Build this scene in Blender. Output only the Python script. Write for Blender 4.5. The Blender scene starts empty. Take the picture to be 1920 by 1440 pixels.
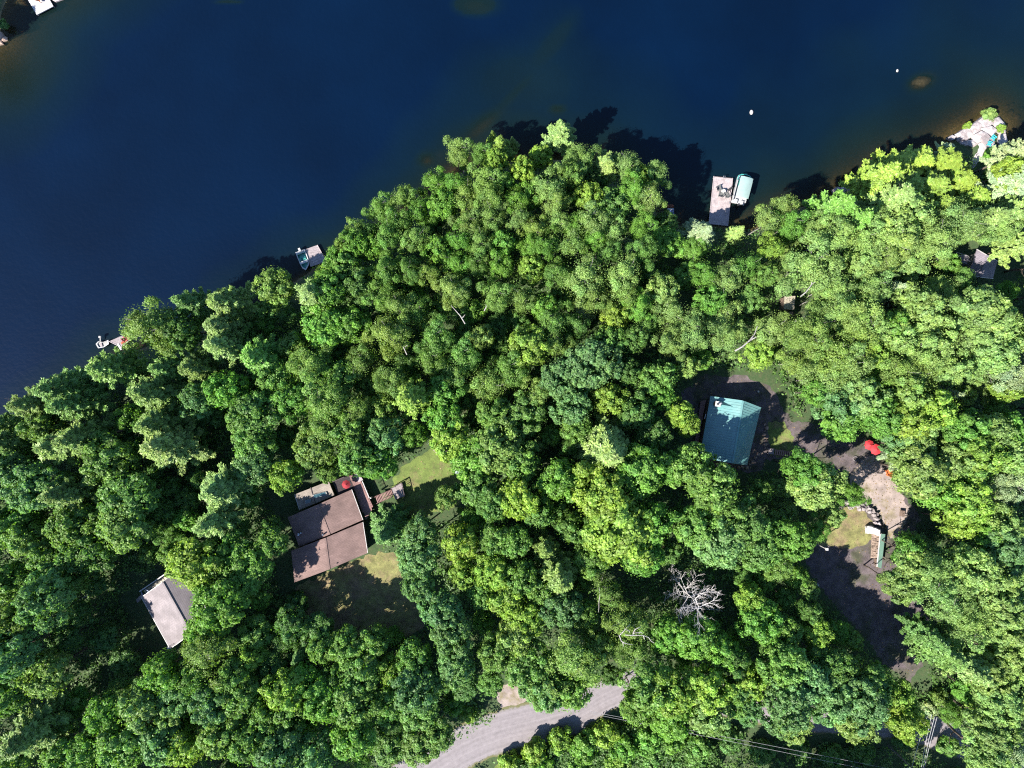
import bpy, math, random
import numpy as np
from mathutils import Vector, geometry

R = math.radians
scene = bpy.context.scene
col = scene.collection

# ------------------------------------------------------------------ camera, sky, sun, exposure
CAM_H = 128.0
cam_d = bpy.data.cameras.new('camera'); cam = bpy.data.objects.new('camera', cam_d); col.objects.link(cam)
cam.location = (0, 0, CAM_H); cam.rotation_euler = (0, 0, 0)
cam_d.lens = 24; cam_d.sensor_width = 36; cam_d.clip_start = 0.5; cam_d.clip_end = 5000
scene.camera = cam

SUN_EL, SUN_AZ = 43.0, 215.0          # sun stands to the lower left; AZ measured ccw from +X
world = bpy.data.worlds.new('World'); scene.world = world; world.use_nodes = True
wt = world.node_tree; bgn = wt.nodes['Background']
sky = wt.nodes.new('ShaderNodeTexSky'); sky.sky_type = 'NISHITA'; sky.sun_disc = False
sky.sun_elevation = R(SUN_EL); sky.sun_rotation = R(90 - SUN_AZ)
sky.altitude = 300; sky.air_density = 1.0; sky.dust_density = 0.4; sky.ozone_density = 5.0
wt.links.new(sky.outputs[0], bgn.inputs[0]); bgn.inputs[1].default_value = 0.083
sun_d = bpy.data.lights.new('sun', 'SUN'); sun_d.energy = 4.6; sun_d.angle = R(0.53); sun_d.color = (1.0, 0.93, 0.82)
sun = bpy.data.objects.new('sun', sun_d); col.objects.link(sun)
sv = Vector((math.cos(R(SUN_AZ)) * math.cos(R(SUN_EL)), math.sin(R(SUN_AZ)) * math.cos(R(SUN_EL)), math.sin(R(SUN_EL))))
sun.rotation_euler = sv.to_track_quat('Z', 'Y').to_euler(); sun.location = sv * 200
vs = scene.view_settings; vs.view_transform = 'Standard'; vs.look = 'None'; vs.gamma = 1.0; vs.use_curve_mapping = False
vs.exposure = 1.85
scene.render.engine = 'CYCLES'
scene.cycles.use_denoising = False
scene.cycles.pixel_filter_type = 'BLACKMAN_HARRIS'; scene.cycles.filter_width = 1.15
scene.cycles.max_bounces = 6; scene.cycles.transparent_max_bounces = 8
scene.cycles.diffuse_bounces = 3; scene.cycles.glossy_bounces = 2; scene.cycles.transmission_bounces = 3

rng = np.random.default_rng(7)
random.seed(7)
GZ = 1.5                               # level of the ground inland; the lake is z = 0

# ------------------------------------------------------------------ helpers
def at(px, py, z=GZ):
    s = (CAM_H - z) / CAM_H * 0.1
    return Vector(((px - 960) * s, (720 - py) * s, z))

def tag(o, label=None, cat=None, group=None, kind=None):
    if label: o['label'] = label
    if cat: o['category'] = cat
    if group: o['group'] = group
    if kind: o['kind'] = kind
    return o

def empty(name, loc, label, cat, group=None):
    o = bpy.data.objects.new(name, None); o.empty_display_size = 0.5
    col.objects.link(o); o.location = loc
    return tag(o, label, cat, group)

class MB:
    def __init__(s): s.v = []; s.f = []; s.smooth = False
    def add(s, vs_, fs_):
        n = len(s.v); s.v += [tuple(a) for a in vs_]; s.f += [tuple(i + n for i in f) for f in fs_]
        return s
    def hexa(s, b, t):                 # 4 bottom corners, 4 top corners (ccw from above)
        return s.add(list(b) + list(t), [(3, 2, 1, 0), (4, 5, 6, 7), (0, 1, 5, 4), (1, 2, 6, 5), (2, 3, 7, 6), (3, 0, 4, 7)])
    def slab(s, top, th):              # any polygon, extruded down
        n = len(top); top = [Vector(p) for p in top]
        nrm = sum((top[i].xy.cross(top[(i + 1) % n].xy) for i in range(n)))
        if nrm < 0: top = top[::-1]
        vv = [p - Vector((0, 0, th)) for p in top] + top
        fs = [tuple(range(n - 1, -1, -1)), tuple(range(n, 2 * n))] + [(i, (i + 1) % n, (i + 1) % n + n, i + n) for i in range(n)]
        return s.add(vv, fs)
    def box(s, c, size, rz=0, tilt=None):
        c = Vector(c); hx, hy, hz = size[0] / 2, size[1] / 2, size[2] / 2
        pts = []
        for z in (-hz, hz):
            for x, y in ((-hx, -hy), (hx, -hy), (hx, hy), (-hx, hy)):
                p = Vector((x, y, z))
                if tilt: p.rotate(tilt)
                pts.append(Vector((p.x * math.cos(rz) - p.y * math.sin(rz), p.x * math.sin(rz) + p.y * math.cos(rz), p.z)) + c)
        return s.hexa(pts[:4], pts[4:])
    def beam(s, a, b, w, h):
        a = Vector(a); b = Vector(b); d = (b - a)
        if d.length < 1e-6: return s
        side = Vector((-d.y, d.x, 0))
        side = side.normalized() * w / 2 if side.length > 1e-6 else Vector((w / 2, 0, 0))
        up = d.cross(side).normalized() * h / 2
        if up.z < 0: up = -up
        return s.hexa([a - side - up, a + side - up, b + side - up, b - side - up][::-1], [a - side + up, a + side + up, b + side + up, b - side + up][::-1])
    def tube(s, pts, rad, n=6, cap=True):
        pts = [Vector(p) for p in pts]
        if not hasattr(rad, '__len__'): rad = [rad] * len(pts)
        m = len(pts); vv = []; fs = []
        for i, p in enumerate(pts):
            d = (pts[min(i + 1, m - 1)] - pts[max(i - 1, 0)]).normalized()
            u = d.cross(Vector((0, 0, 1)))
            u = u.normalized() if u.length > 1e-3 else Vector((1, 0, 0))
            w = d.cross(u)
            for k in range(n):
                a = 2 * math.pi * k / n
                vv.append(p + (u * math.cos(a) + w * math.sin(a)) * rad[i])
        for i in range(m - 1):
            for k in range(n):
                a = i * n + k; b = i * n + (k + 1) % n
                fs.append((a, b, b + n, a + n))
        if cap: fs += [tuple(range(n - 1, -1, -1)), tuple(range((m - 1) * n, m * n))]
        return s.add(vv, fs)
    def ball(s, c, r, nu=10, nv=6, jitter=0, rs=None):
        c = Vector(c); rr = r if hasattr(r, '__len__') else (r, r, r)
        vv = [c + Vector((0, 0, rr[2]))]; fs = []
        rs = rs or random
        for i in range(1, nv):
            t = math.pi * i / nv
            for k in range(nu):
                p = 2 * math.pi * k / nu
                j = 1 + (rs.uniform(-jitter, jitter) if jitter else 0)
                vv.append(c + Vector((rr[0] * math.sin(t) * math.cos(p) * j, rr[1] * math.sin(t) * math.sin(p) * j, rr[2] * math.cos(t) * j)))
        vv.append(c - Vector((0, 0, rr[2])))
        for k in range(nu): fs.append((0, 1 + k, 1 + (k + 1) % nu))
        for i in range(nv - 2):
            for k in range(nu):
                a = 1 + i * nu + k; b = 1 + i * nu + (k + 1) % nu
                fs.append((a, a + nu, b + nu, b))
        L = len(vv) - 1
        for k in range(nu): fs.append((L, 1 + (nv - 2) * nu + (k + 1) % nu, 1 + (nv - 2) * nu + k))
        return s.add(vv, fs)
    def mesh(s, name, origin=(0, 0, 0)):
        o = Vector(origin)
        me = bpy.data.meshes.new(name); me.from_pydata([tuple(Vector(p) - o) for p in s.v], [], s.f); me.update()
        if s.smooth: me.polygons.foreach_set('use_smooth', [True] * len(me.polygons))
        return me
    def build(s, name, mat, parent=None, label=None, kind=None):
        org = (0, 0, 0); q = parent
        while q is not None: org = Vector(org) + q.location; q = q.parent
        me = s.mesh(name, org); me.materials.append(mat)
        ob = bpy.data.objects.new(name, me); col.objects.link(ob)
        if parent is not None: ob.parent = parent
        return tag(ob, label, None, None, kind)

def single(name, mb, mat, label, cat, group=None, origin=None):
    """a thing that is one mesh"""
    v = np.array([tuple(p) for p in mb.v]); c = origin or Vector((v[:, 0].mean(), v[:, 1].mean(), v[:, 2].min()))
    me = mb.mesh(name, c); me.materials.append(mat)
    o = bpy.data.objects.new(name, me); o.location = c; col.objects.link(o)
    return tag(o, label, cat, group)

def lerp(a, b, t): return a + (b - a) * t

# ------------------------------------------------------------------ materials
def newmat(name):
    m = bpy.data.materials.new(name); m.use_nodes = True
    nt = m.node_tree; return m, nt, nt.nodes['Principled BSDF']

def rgba(c): return (c[0], c[1], c[2], 1)

def simple(name, c, rough=0.7, var=0.12, scale=3.0, metallic=0.0, bump=0.0, c2=None, c2amt=0.5, fine=20.0, k=.56):
    c = [x * k for x in c]; c2 = [x * k for x in c2] if c2 else None
    m, nt, p = newmat(name); N = nt.nodes; L = nt.links
    p.inputs['Roughness'].default_value = rough; p.inputs['Metallic'].default_value = metallic
    geo = N.new('ShaderNodeNewGeometry')
    n1 = N.new('ShaderNodeTexNoise'); n1.inputs['Scale'].default_value = scale; n1.inputs['Detail'].default_value = 5
    n2 = N.new('ShaderNodeTexNoise'); n2.inputs['Scale'].default_value = fine; n2.inputs['Detail'].default_value = 3
    L.new(geo.outputs['Position'], n1.inputs['Vector']); L.new(geo.outputs['Position'], n2.inputs['Vector'])
    mr = N.new('ShaderNodeMapRange'); mr.inputs[1].default_value = 0.3; mr.inputs[2].default_value = 0.7
    mr.inputs[3].default_value = 1 - var; mr.inputs[4].default_value = 1 + var; L.new(n1.outputs[0], mr.inputs[0])
    mr2 = N.new('ShaderNodeMapRange'); mr2.inputs[1].default_value = 0.3; mr2.inputs[2].default_value = 0.7
    mr2.inputs[3].default_value = 1 - var * .8; mr2.inputs[4].default_value = 1 + var * .8; L.new(n2.outputs[0], mr2.inputs[0])
    mu = N.new('ShaderNodeMath'); mu.operation = 'MULTIPLY'; L.new(mr.outputs[0], mu.inputs[0]); L.new(mr2.outputs[0], mu.inputs[1])
    base = N.new('ShaderNodeMix'); base.data_type = 'RGBA'; base.inputs[6].default_value = rgba(c); base.inputs[7].default_value = rgba(c2 or c)
    if c2:
        n3 = N.new('ShaderNodeTexNoise'); n3.inputs['Scale'].default_value = scale * .35; n3.inputs['Detail'].default_value = 6; n3.inputs['Roughness'].default_value = .65
        L.new(geo.outputs['Position'], n3.inputs['Vector'])
        cr = N.new('ShaderNodeMapRange'); cr.inputs[1].default_value = .65 - c2amt * .4; cr.inputs[2].default_value = .75 - c2amt * .3
        L.new(n3.outputs[0], cr.inputs[0]); L.new(cr.outputs[0], base.inputs[0])
    else: base.inputs[0].default_value = 0
    vm = N.new('ShaderNodeVectorMath'); vm.operation = 'SCALE'; L.new(base.outputs[2], vm.inputs[0]); L.new(mu.outputs[0], vm.inputs['Scale'])
    L.new(vm.outputs[0], p.inputs['Base Color'])
    if bump:
        b = N.new('ShaderNodeBump'); b.inputs['Strength'].default_value = bump; b.inputs['Distance'].default_value = 0.1
        L.new(n2.outputs[0], b.inputs['Height']); L.new(b.outputs[0], p.inputs['Normal'])
    return m

def leafmat(name, sheen=0.3, trans=0.32):
    m, nt, p = newmat(name); N = nt.nodes; L = nt.links
    oi = N.new('ShaderNodeObjectInfo'); at_ = N.new('ShaderNodeAttribute'); at_.attribute_name = 'tone'
    vm = N.new('ShaderNodeVectorMath'); vm.operation = 'SCALE'
    # tone.x brightness, tone.y shift towards yellow
    sep = N.new('ShaderNodeSeparateXYZ'); L.new(at_.outputs['Vector'], sep.inputs[0])
    hue = N.new('ShaderNodeMix'); hue.data_type = 'RGBA'; hue.blend_type = 'MULTIPLY'; hue.inputs[0].default_value = 1
    mixy = N.new('ShaderNodeMix'); mixy.data_type = 'RGBA'; mixy.inputs[6].default_value = (0.86, 0.97, 1.12, 1); mixy.inputs[7].default_value = (1.17, 1.05, 0.84, 1)
    L.new(sep.outputs[1], mixy.inputs[0]); L.new(oi.outputs['Color'], hue.inputs[6]); L.new(mixy.outputs[2], hue.inputs[7])
    L.new(hue.outputs[2], vm.inputs[0]); L.new(sep.outputs[0], vm.inputs['Scale'])
    L.new(vm.outputs[0], p.inputs['Base Color'])
    p.inputs['Roughness'].default_value = 0.55; p.inputs['Specular IOR Level'].default_value = sheen
    tr = N.new('ShaderNodeBsdfTranslucent')
    tc = N.new('ShaderNodeMix'); tc.data_type = 'RGBA'; tc.blend_type = 'MULTIPLY'; tc.inputs[0].default_value = 1
    L.new(vm.outputs[0], tc.inputs[6]); tc.inputs[7].default_value = (1.5, 1.7, 0.6, 1); L.new(tc.outputs[2], tr.inputs['Color'])
    mx = N.new('ShaderNodeMixShader'); mx.inputs[0].default_value = trans
    L.new(p.outputs[0], mx.inputs[1]); L.new(tr.outputs[0], mx.inputs[2])
    L.new(mx.outputs[0], N['Material Output'].inputs['Surface'])
    return m

def roofmat(name, c, c2, ang, course=0.28):
    """asphalt shingles: granule speckle, per tab tone, staggered courses along one slope"""
    c = [x * .55 for x in c]; c2 = [x * .55 for x in c2]
    m, nt, p = newmat(name); N = nt.nodes; L = nt.links
    p.inputs['Roughness'].default_value = 0.9
    geo = N.new('ShaderNodeNewGeometry'); mp = N.new('ShaderNodeMapping'); mp.inputs['Rotation'].default_value = (0, 0, -ang)
    L.new(geo.outputs['Position'], mp.inputs[0])
    br = N.new('ShaderNodeTexBrick'); br.inputs['Scale'].default_value = 1; br.inputs['Brick Width'].default_value = 0.9; br.inputs['Row Height'].default_value = course
    br.inputs['Mortar Size'].default_value = 0.012; br.inputs['Color1'].default_value = rgba(c); br.inputs['Color2'].default_value = rgba(c2)
    br.inputs['Mortar'].default_value = rgba([x * .55 for x in c]); br.inputs['Bias'].default_value = 0
    L.new(mp.outputs[0], br.inputs['Vector'])
    n = N.new('ShaderNodeTexNoise'); n.inputs['Scale'].default_value = 6; n.inputs['Detail'].default_value = 8; n.inputs['Roughness'].default_value = .8
    L.new(geo.outputs['Position'], n.inputs['Vector'])
    n0 = N.new('ShaderNodeTexNoise'); n0.inputs['Scale'].default_value = .5; n0.inputs['Detail'].default_value = 4; L.new(geo.outputs['Position'], n0.inputs['Vector'])
    ad = N.new('ShaderNodeMath'); ad.operation = 'ADD'; L.new(n.outputs[0], ad.inputs[0]); L.new(n0.outputs[0], ad.inputs[1])
    mr = N.new('ShaderNodeMapRange'); mr.inputs[1].default_value = .6; mr.inputs[2].default_value = 1.4; mr.inputs[3].default_value = .6; mr.inputs[4].default_value = 1.4
    L.new(ad.outputs[0], mr.inputs[0])
    vm = N.new('ShaderNodeVectorMath'); vm.operation = 'SCALE'; L.new(br.outputs[0], vm.inputs[0]); L.new(mr.outputs[0], vm.inputs['Scale'])
    L.new(vm.outputs[0], p.inputs['Base Color'])
    return m

M = {}
M['leaf'] = leafmat('leaf_foliage', .4, .38)
M['needle'] = leafmat('needle_foliage', .45, .18)
M['bark'] = simple('bark', (.13, .1, .08), .9, .3, 4)
M['birch_bark'] = simple('birch_bark', (.42, .4, .38), .7, .25, 5, c2=(.2, .17, .15), c2amt=.25)
M['dead_wood'] = simple('dead_wood', (.6, .57, .57), .8, .2, 4)
M['wood_grey'] = simple('weathered_deck_wood', (.36, .31, .33), .8, .14, 4, c2=(.28, .25, .26), c2amt=.4)
M['wood_pink'] = simple('pinkish_dock_wood', (.54, .47, .49), .8, .16, 4, c2=(.42, .36, .38), c2amt=.4)
M['wood_brown'] = simple('brown_deck_stain', (.34, .19, .18), .75, .15, 3)
M['wood_dark'] = simple('dark_deck_stain', (.07, .05, .06), .8, .2, 3)
M['wood_cut'] = simple('cut_firewood', (.42, .32, .26), .9, .4, 5, c2=(.2, .14, .11), c2amt=.3)
M['white'] = simple('white_paint', (.6, .59, .6), .5, .06, 3)
M['cream'] = simple('cream_roof_sheet', (.5, .46, .36), .6, .12, 3, c2=(.4, .36, .27), c2amt=.35)
M['rock'] = simple('pale_granite', (.58, .53, .54), .85, .2, 1.6, bump=.8, c2=(.36, .31, .32), c2amt=.5, fine=9)
M['rock_wall'] = simple('pale_fieldstone', (.42, .37, .39), .9, .25, 3, bump=.6, c2=(.25, .22, .22), c2amt=.5, fine=9)
M['rock_warm'] = simple('warm_fieldstone', (.42, .3, .24), .85, .25, 2, bump=.6, fine=9)
M['rock_wet'] = simple('submerged_rock', (.2, .12, .09), .9, .3, 1.2, c2=(.12, .08, .06))
M['turq'] = simple('turquoise_canvas', (.33, .47, .46), .55, .06, 2)
M['turq_deep'] = simple('turquoise_vinyl', (.06, .42, .38), .5, .15, 3)
M['hull'] = simple('white_gelcoat', (.6, .61, .64), .25, .04, 2)
M['alu'] = simple('aluminium', (.6, .62, .66), .35, .06, 3, metallic=.7)
M['blue_metal'] = simple('blue_painted_metal', (.12, .2, .42), .5, .1, 3)
M['dark'] = simple('dark_plastic', (.03, .03, .035), .6, .1, 3)
M['red'] = simple('red_plastic', (.58, .03, .03), .45, .1, 2)
M['red_cloth'] = simple('red_umbrella_cloth', (.62, .03, .045), .8, .1, 2)
M['red_shaded'] = simple('shaded_red_cloth', (.3, .012, .025), .85, .15, 3)  # the red cloth again, with tree shade put into its colour
M['orange'] = simple('orange_plastic', (.75, .2, .06), .5, .12, 3)
M['cyan'] = simple('cyan_plastic', (.08, .62, .72), .45, .08, 3)
M['green_metal'] = simple('green_metal_roofing', (.155, .36, .375), .38, .09, .7, c2=(.19, .38, .38), c2amt=.4)
M['green_shed'] = simple('green_shed_roofing', (.24, .42, .34), .5, .1, 1)
M['siding'] = simple('brown_siding', (.2, .14, .11), .8, .12, 3)
M['siding_grey'] = simple('grey_siding', (.4, .4, .4), .8, .1, 3)
M['glass'] = simple('window_glass', (.05, .12, .15), .08, .05, 2)
M['tarp'] = simple('white_tarp', (.85, .84, .85), .6, .05, 2, bump=.3)
M['tarp_blue'] = simple('pale_blue_tarp', (.42, .52, .54), .6, .08, 2)
M['ash'] = simple('fire_pit_ash', (.04, .035, .035), .95, .3, 4)
M['concrete'] = simple('grey_concrete', (.2, .18, .19), .9, .15, 2)
M['wire'] = simple('wire', (.45, .46, .5), .5, .05, 2)
M['pole'] = simple('treated_pole', (.16, .17, .17), .85, .2, 3)
M['roof_brown'] = roofmat('brown_shingles', (.215, .14, .13), (.26, .172, .16), R(23.5))
M['roof_beige'] = roofmat('beige_shingles', (.3, .26, .23), (.36, .31, .275), R(21.5))
M['roof_grey'] = roofmat('grey_shingles', (.27, .24, .265), (.31, .275, .3), R(-61))
M['roof_mauve'] = roofmat('mauve_shingles', (.24, .215, .27), (.29, .26, .32), R(35))
M['ground'] = simple('forest_floor', (.055, .04, .03), .95, .35, .7, bump=.6, c2=(.03, .045, .018), c2amt=.5, fine=6)
M['outcrop_soil'] = simple('shore_soil', (.16, .11, .08), .95, .3, 1)
M['grass'] = simple('lawn_grass', (.14, .2, .04), .9, .3, .8, bump=.5, c2=(.2, .17, .08), c2amt=.35, fine=7)
M['dry_grass'] = simple('dry_grass', (.22, .22, .08), .95, .35, .9, bump=.5, c2=(.25, .19, .11), c2amt=.5, fine=7)
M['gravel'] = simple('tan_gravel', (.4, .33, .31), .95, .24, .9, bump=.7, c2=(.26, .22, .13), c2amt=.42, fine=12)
M['gravel_shaded'] = simple('leafy_gravel_shaded', (.13, .105, .115), .95, .35, .7, bump=.7, c2=(.07, .075, .045), c2amt=.45, fine=9)  # leafy gravel, base darkened to stand in for tree shade on the yard

# ------------------------------------------------------------------ shoreline, terrain height
SHORE = [(-2600, 1500), (-700, 1200), (-300, 1010), (-60, 870), (0, 838), (60, 800), (110, 765), (165, 725), (215, 672), (255, 655), (300, 640), (350, 622), (430, 598), (490, 570), (545, 530), (585, 505),
         (600, 490), (640, 480), (690, 455), (715, 430), (760, 400), (800, 372), (830, 345), (870, 320), (930, 305), (990, 300), (1050, 298), (1110, 315),
         (1160, 335), (1200, 360), (1225, 395), (1250, 412), (1290, 428), (1345, 420), (1400, 432), (1440, 415), (1475, 392), (1520, 382), (1562, 364),
         (1600, 350), (1650, 322), (1700, 304), (1755, 288), (1782, 262), (1800, 245), (1825, 232), (1850, 214), (1872, 212), (1888, 232), (1890, 262),
         (1885, 275), (1920, 280), (1990, 262), (2200, 200), (4500, 0)]
LAND = [(x, y) for x, y in SHORE] + [(4500, 3500), (-2600, 3500)]
COVE = [(-2600, -1200), (-2600, 500), (-500, 260), (-120, 125), (-45, 104), (-10, 76), (4, 66), (2, 40), (10, 10), (35, -25), (70, -60), (180, -150), (500, -330), (900, -700), (1400, -1200)]
def tow(poly): return np.array([((x - 960) * .1, (720 - y) * .1) for x, y in poly])

def inpoly(P, poly):
    x, y = P[:, 0], P[:, 1]; ins = np.zeros(len(P), bool); n = len(poly)
    for i in range(n):
        x1, y1 = poly[i]; x2, y2 = poly[(i + 1) % n]
        c = ((y1 > y) != (y2 > y)) & (x < (x2 - x1) * (y - y1) / (y2 - y1 + 1e-12) + x1)
        ins ^= c
    return ins

def dpoly(P, poly):
    d = np.full(len(P), 1e9); n = len(poly)
    for i in range(n):
        a = poly[i]; b = poly[(i + 1) % n]; ab = b - a
        t = np.clip(((P - a) @ ab) / (ab @ ab + 1e-12), 0, 1)
        q = P - (a + t[:, None] * ab)
        d = np.minimum(d, np.sqrt((q ** 2).sum(1)))
    return d

LW, CW = tow(LAND), tow(COVE)
def vnoise(P, scale, seed):
    """smooth value noise"""
    r = np.random.default_rng(seed); g = r.random((256, 256)); q = P / scale + 500
    i = np.floor(q).astype(int); f = q - i; f = f * f * (3 - 2 * f)
    a = g[i[:, 0] % 256, i[:, 1] % 256]; b = g[(i[:, 0] + 1) % 256, i[:, 1] % 256]
    c = g[i[:, 0] % 256, (i[:, 1] + 1) % 256]; d = g[(i[:, 0] + 1) % 256, (i[:, 1] + 1) % 256]
    return (a * (1 - f[:, 0]) + b * f[:, 0]) * (1 - f[:, 1]) + (c * (1 - f[:, 0]) + d * f[:, 0]) * f[:, 1]

CLEAR = [[(690, 880), (750, 880), (790, 848), (812, 825), (835, 832), (850, 880), (880, 900), (865, 945), (800, 965), (740, 960), (690, 930)],
         [(520, 900), (560, 890), (640, 870), (700, 880), (770, 905), (765, 950), (700, 1040), (690, 1050), (560, 1110), (530, 1080)],
         [(560, 1110), (690, 1050), (745, 1030), (775, 1060), (800, 1170), (760, 1190), (620, 1195), (555, 1140)],
         [(240, 1105), (330, 1050), (420, 1150), (400, 1200), (300, 1235)],
         [(1275, 730), (1330, 700), (1400, 700), (1440, 715), (1480, 780), (1560, 795), (1640, 820), (1670, 870), (1700, 930), (1735, 980), (1690, 1010), (1700, 1090), (1750, 1150),
          (1735, 1230), (1700, 1270), (1600, 1180), (1520, 1090), (1490, 1020), (1530, 980), (1590, 930), (1590, 890), (1500, 870), (1440, 860), (1430, 880), (1400, 885), (1330, 875), (1290, 860), (1285, 780)],
         [(1745, 465), (1850, 460), (1885, 495), (1870, 540), (1800, 530)], [(1455, 545), (1505, 545), (1505, 610), (1455, 610)],
         [(1775, 255), (1860, 205), (1895, 270), (1850, 300), (1815, 325)], [(920, 1275), (975, 1265), (1010, 1310), (930, 1330)]]
CLW = [tow(c) for c in CLEAR]
ROADPX = [(560, 1585), (700, 1500), (790, 1448), (860, 1405), (930, 1375), (1005, 1356), (1080, 1335), (1135, 1305), (1190, 1285), (1260, 1290), (1350, 1310), (1500, 1340), (1640, 1350), (1720, 1362), (1800, 1390), (1920, 1425), (2150, 1480)]
RW = tow(ROADPX)
def droad(P):
    d = np.full(len(P), 1e9)
    for i in range(len(RW) - 1):
        a, b = RW[i], RW[i + 1]; ab = b - a
        t = np.clip(((P - a) @ ab) / (ab @ ab), 0, 1); q = P - (a + t[:, None] * ab)
        d = np.minimum(d, np.sqrt((q ** 2).sum(1)))
    return d

def signed(P):
    dl = dpoly(P, LW) * np.where(inpoly(P, LW), 1, -1)
    dc = dpoly(P, CW) * np.where(inpoly(P, CW), 1, -1)
    return np.maximum(dl, dc)

def height(P, sd=None):
    sd = signed(P) if sd is None else sd
    t = np.clip(sd / 5, 0, 1); land = GZ * t * t * (3 - 2 * t)
    flat = np.clip((droad(P) - 4.5) / 4, 0, 1)
    for c in CLW: flat = np.minimum(flat, np.where(inpoly(P, c), 0, np.clip(dpoly(P, c) / 4, 0, 1)))
    land = land + flat * np.clip(sd / 6, 0, 1) * (vnoise(P, 7, 1) - .4) * 0.9
    # lake bed: shelf that is wide on the right and in the upper left, steep on the left shore
    px = P[:, 0] * 10 + 960; py = 720 - P[:, 1] * 10
    slope = np.interp(px, [0, 550, 750, 1000, 1300, 1500, 1700, 1900], [.9, .8, .45, .32, .36, .3, .24, .24])
    d1, d2 = dpoly(P, LW), dpoly(P, CW); k1 = .75 + .5 * vnoise(P, 9, 3)
    dep1 = d1 * slope * k1; dep2 = d2 * .17 * k1 + .05 * np.maximum(d2 - 9, 0) ** 1.7
    dep = np.minimum(dep1, dep2) + (vnoise(P, 2.5, 4) - .5) * .35 * np.clip(-sd, 0, 1) * np.exp(sd / 12)
    def shoal(cx, cy, rx, ry, top, rot=0):
        dx = (px - cx); dy = (py - cy); c, s_ = math.cos(rot), math.sin(rot)
        u = (dx * c + dy * s_) / rx; v = (-dx * s_ + dy * c) / ry
        return np.exp(-(u * u + v * v)), top
    for args in ((890, 8, 42, 22, 1.5), (900, 240, 46, 14, 1.0, -.7), (960, 180, 60, 9, 2.0, -.8), (1030, 90, 70, 18, 2.6, -.9), (1045, 205, 14, 8, 1.0), (800, 300, 14, 12, .7),
                 (1727, 154, 22, 13, .35, -.3), (430, 2, 26, 5, 1.2), (985, 160, 90, 60, 2.8)):
        g, top = shoal(*args); dep = np.where(g > .02, lerp(dep, np.minimum(dep, top + .9 * (1 - g)), np.clip(g * 2.2, 0, 1)), dep)
    dep = np.clip(dep, .05, 9)
    return np.where(sd > 0, land, -dep)

# ground and lake bed as one sheet: fine grid in view, coarse to the horizon
def axis(lo, hi, step, far):
    a = np.arange(lo, hi + step, step); g = 1.25; out = []; x = step; c = hi
    while c < far: x *= g; c += x; out.append(c)
    a2 = np.array(out); lo_ = []; x = step; c = lo
    while c > -far: x *= g; c -= x; lo_.append(c)
    return np.concatenate([np.array(lo_[::-1]), a, a2])
gx, gy = axis(-112, 112, .7, 2500), axis(-88, 88, .7, 2500)
XX, YY = np.meshgrid(gx, gy); PG = np.stack([XX.ravel(), YY.ravel()], 1)
SD = signed(PG); ZG = height(PG, SD)
nx, ny = len(gx), len(gy)
idx = np.arange(nx * ny).reshape(ny, nx)
quads = np.stack([idx[:-1, :-1].ravel(), idx[:-1, 1:].ravel(), idx[1:, 1:].ravel(), idx[1:, :-1].ravel()], 1)

def npmesh(name, V, F, smooth=True, attrs=None):
    me = bpy.data.meshes.new(name); k = F.shape[1]
    me.vertices.add(len(V)); me.vertices.foreach_set('co', np.asarray(V, np.float32).ravel())
    me.loops.add(F.size); me.loops.foreach_set('vertex_index', F.astype(np.int32).ravel())
    me.polygons.add(len(F)); me.polygons.foreach_set('loop_start', np.arange(0, F.size, k, dtype=np.int32))
    if smooth: me.polygons.foreach_set('use_smooth', np.ones(len(F), bool))
    for n_, (typ, arr) in (attrs or {}).items():
        a = me.attributes.new(n_, typ, 'POINT')
        a.data.foreach_set('vector' if typ == 'FLOAT_VECTOR' else 'value', np.asarray(arr, np.float32).ravel())
    me.update(calc_edges=True); return me

def ground_material():
    m, nt, p = newmat('ground_cover'); N = nt.nodes; L = nt.links
    p.inputs['Roughness'].default_value = .95
    a = N.new('ShaderNodeAttribute'); a.attribute_name = 'shore'
    geo = N.new('ShaderNodeNewGeometry')
    def noise(s, d=6):
        n = N.new('ShaderNodeTexNoise'); n.inputs['Scale'].default_value = s; n.inputs['Detail'].default_value = d; n.inputs['Roughness'].default_value = .65
        L.new(geo.outputs['Position'], n.inputs['Vector']); return n
    n1, n2, n3 = noise(.35), noise(3.0), noise(1.2)
    cr = N.new('ShaderNodeValToRGB'); e = cr.color_ramp.elements
    e[0].position = .3; e[0].color = (.02, .045, .012, 1); e[1].position = .85; e[1].color = (.06, .05, .026, 1)
    e.new(.5).color = (.03, .055, .018, 1); L.new(n3.outputs[0], cr.inputs[0])
    bed = N.new('ShaderNodeValToRGB'); e = bed.color_ramp.elements
    e[0].position = .3; e[0].color = (.05, .045, .02, 1); e[1].position = .75; e[1].color = (.3, .17, .09, 1); e.new(.52).color = (.16, .1, .055, 1)
    L.new(n2.outputs[0], bed.inputs[0])
    mx = N.new('ShaderNodeMix'); mx.data_type = 'RGBA'; L.new(a.outputs['Fac'], mx.inputs[0]); L.new(bed.outputs[0], mx.inputs[6]); L.new(cr.outputs[0], mx.inputs[7])
    L.new(mx.outputs[2], p.inputs['Base Color'])
    b = N.new('ShaderNodeBump'); b.inputs['Strength'].default_value = .7; b.inputs['Distance'].default_value = .2; L.new(n2.outputs[0], b.inputs['Height']); L.new(b.outputs[0], p.inputs['Normal'])
    return m
me = npmesh('ground', np.column_stack([PG, ZG]), quads, True, {'shore': ('FLOAT', np.clip(SD / 1.2 + .2, 0, 1))})
me.materials.append(ground_material()); ground = bpy.data.objects.new('ground', me); col.objects.link(ground); tag(ground, 'dark forest floor that runs down into the lake bed', kind='structure')

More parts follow.
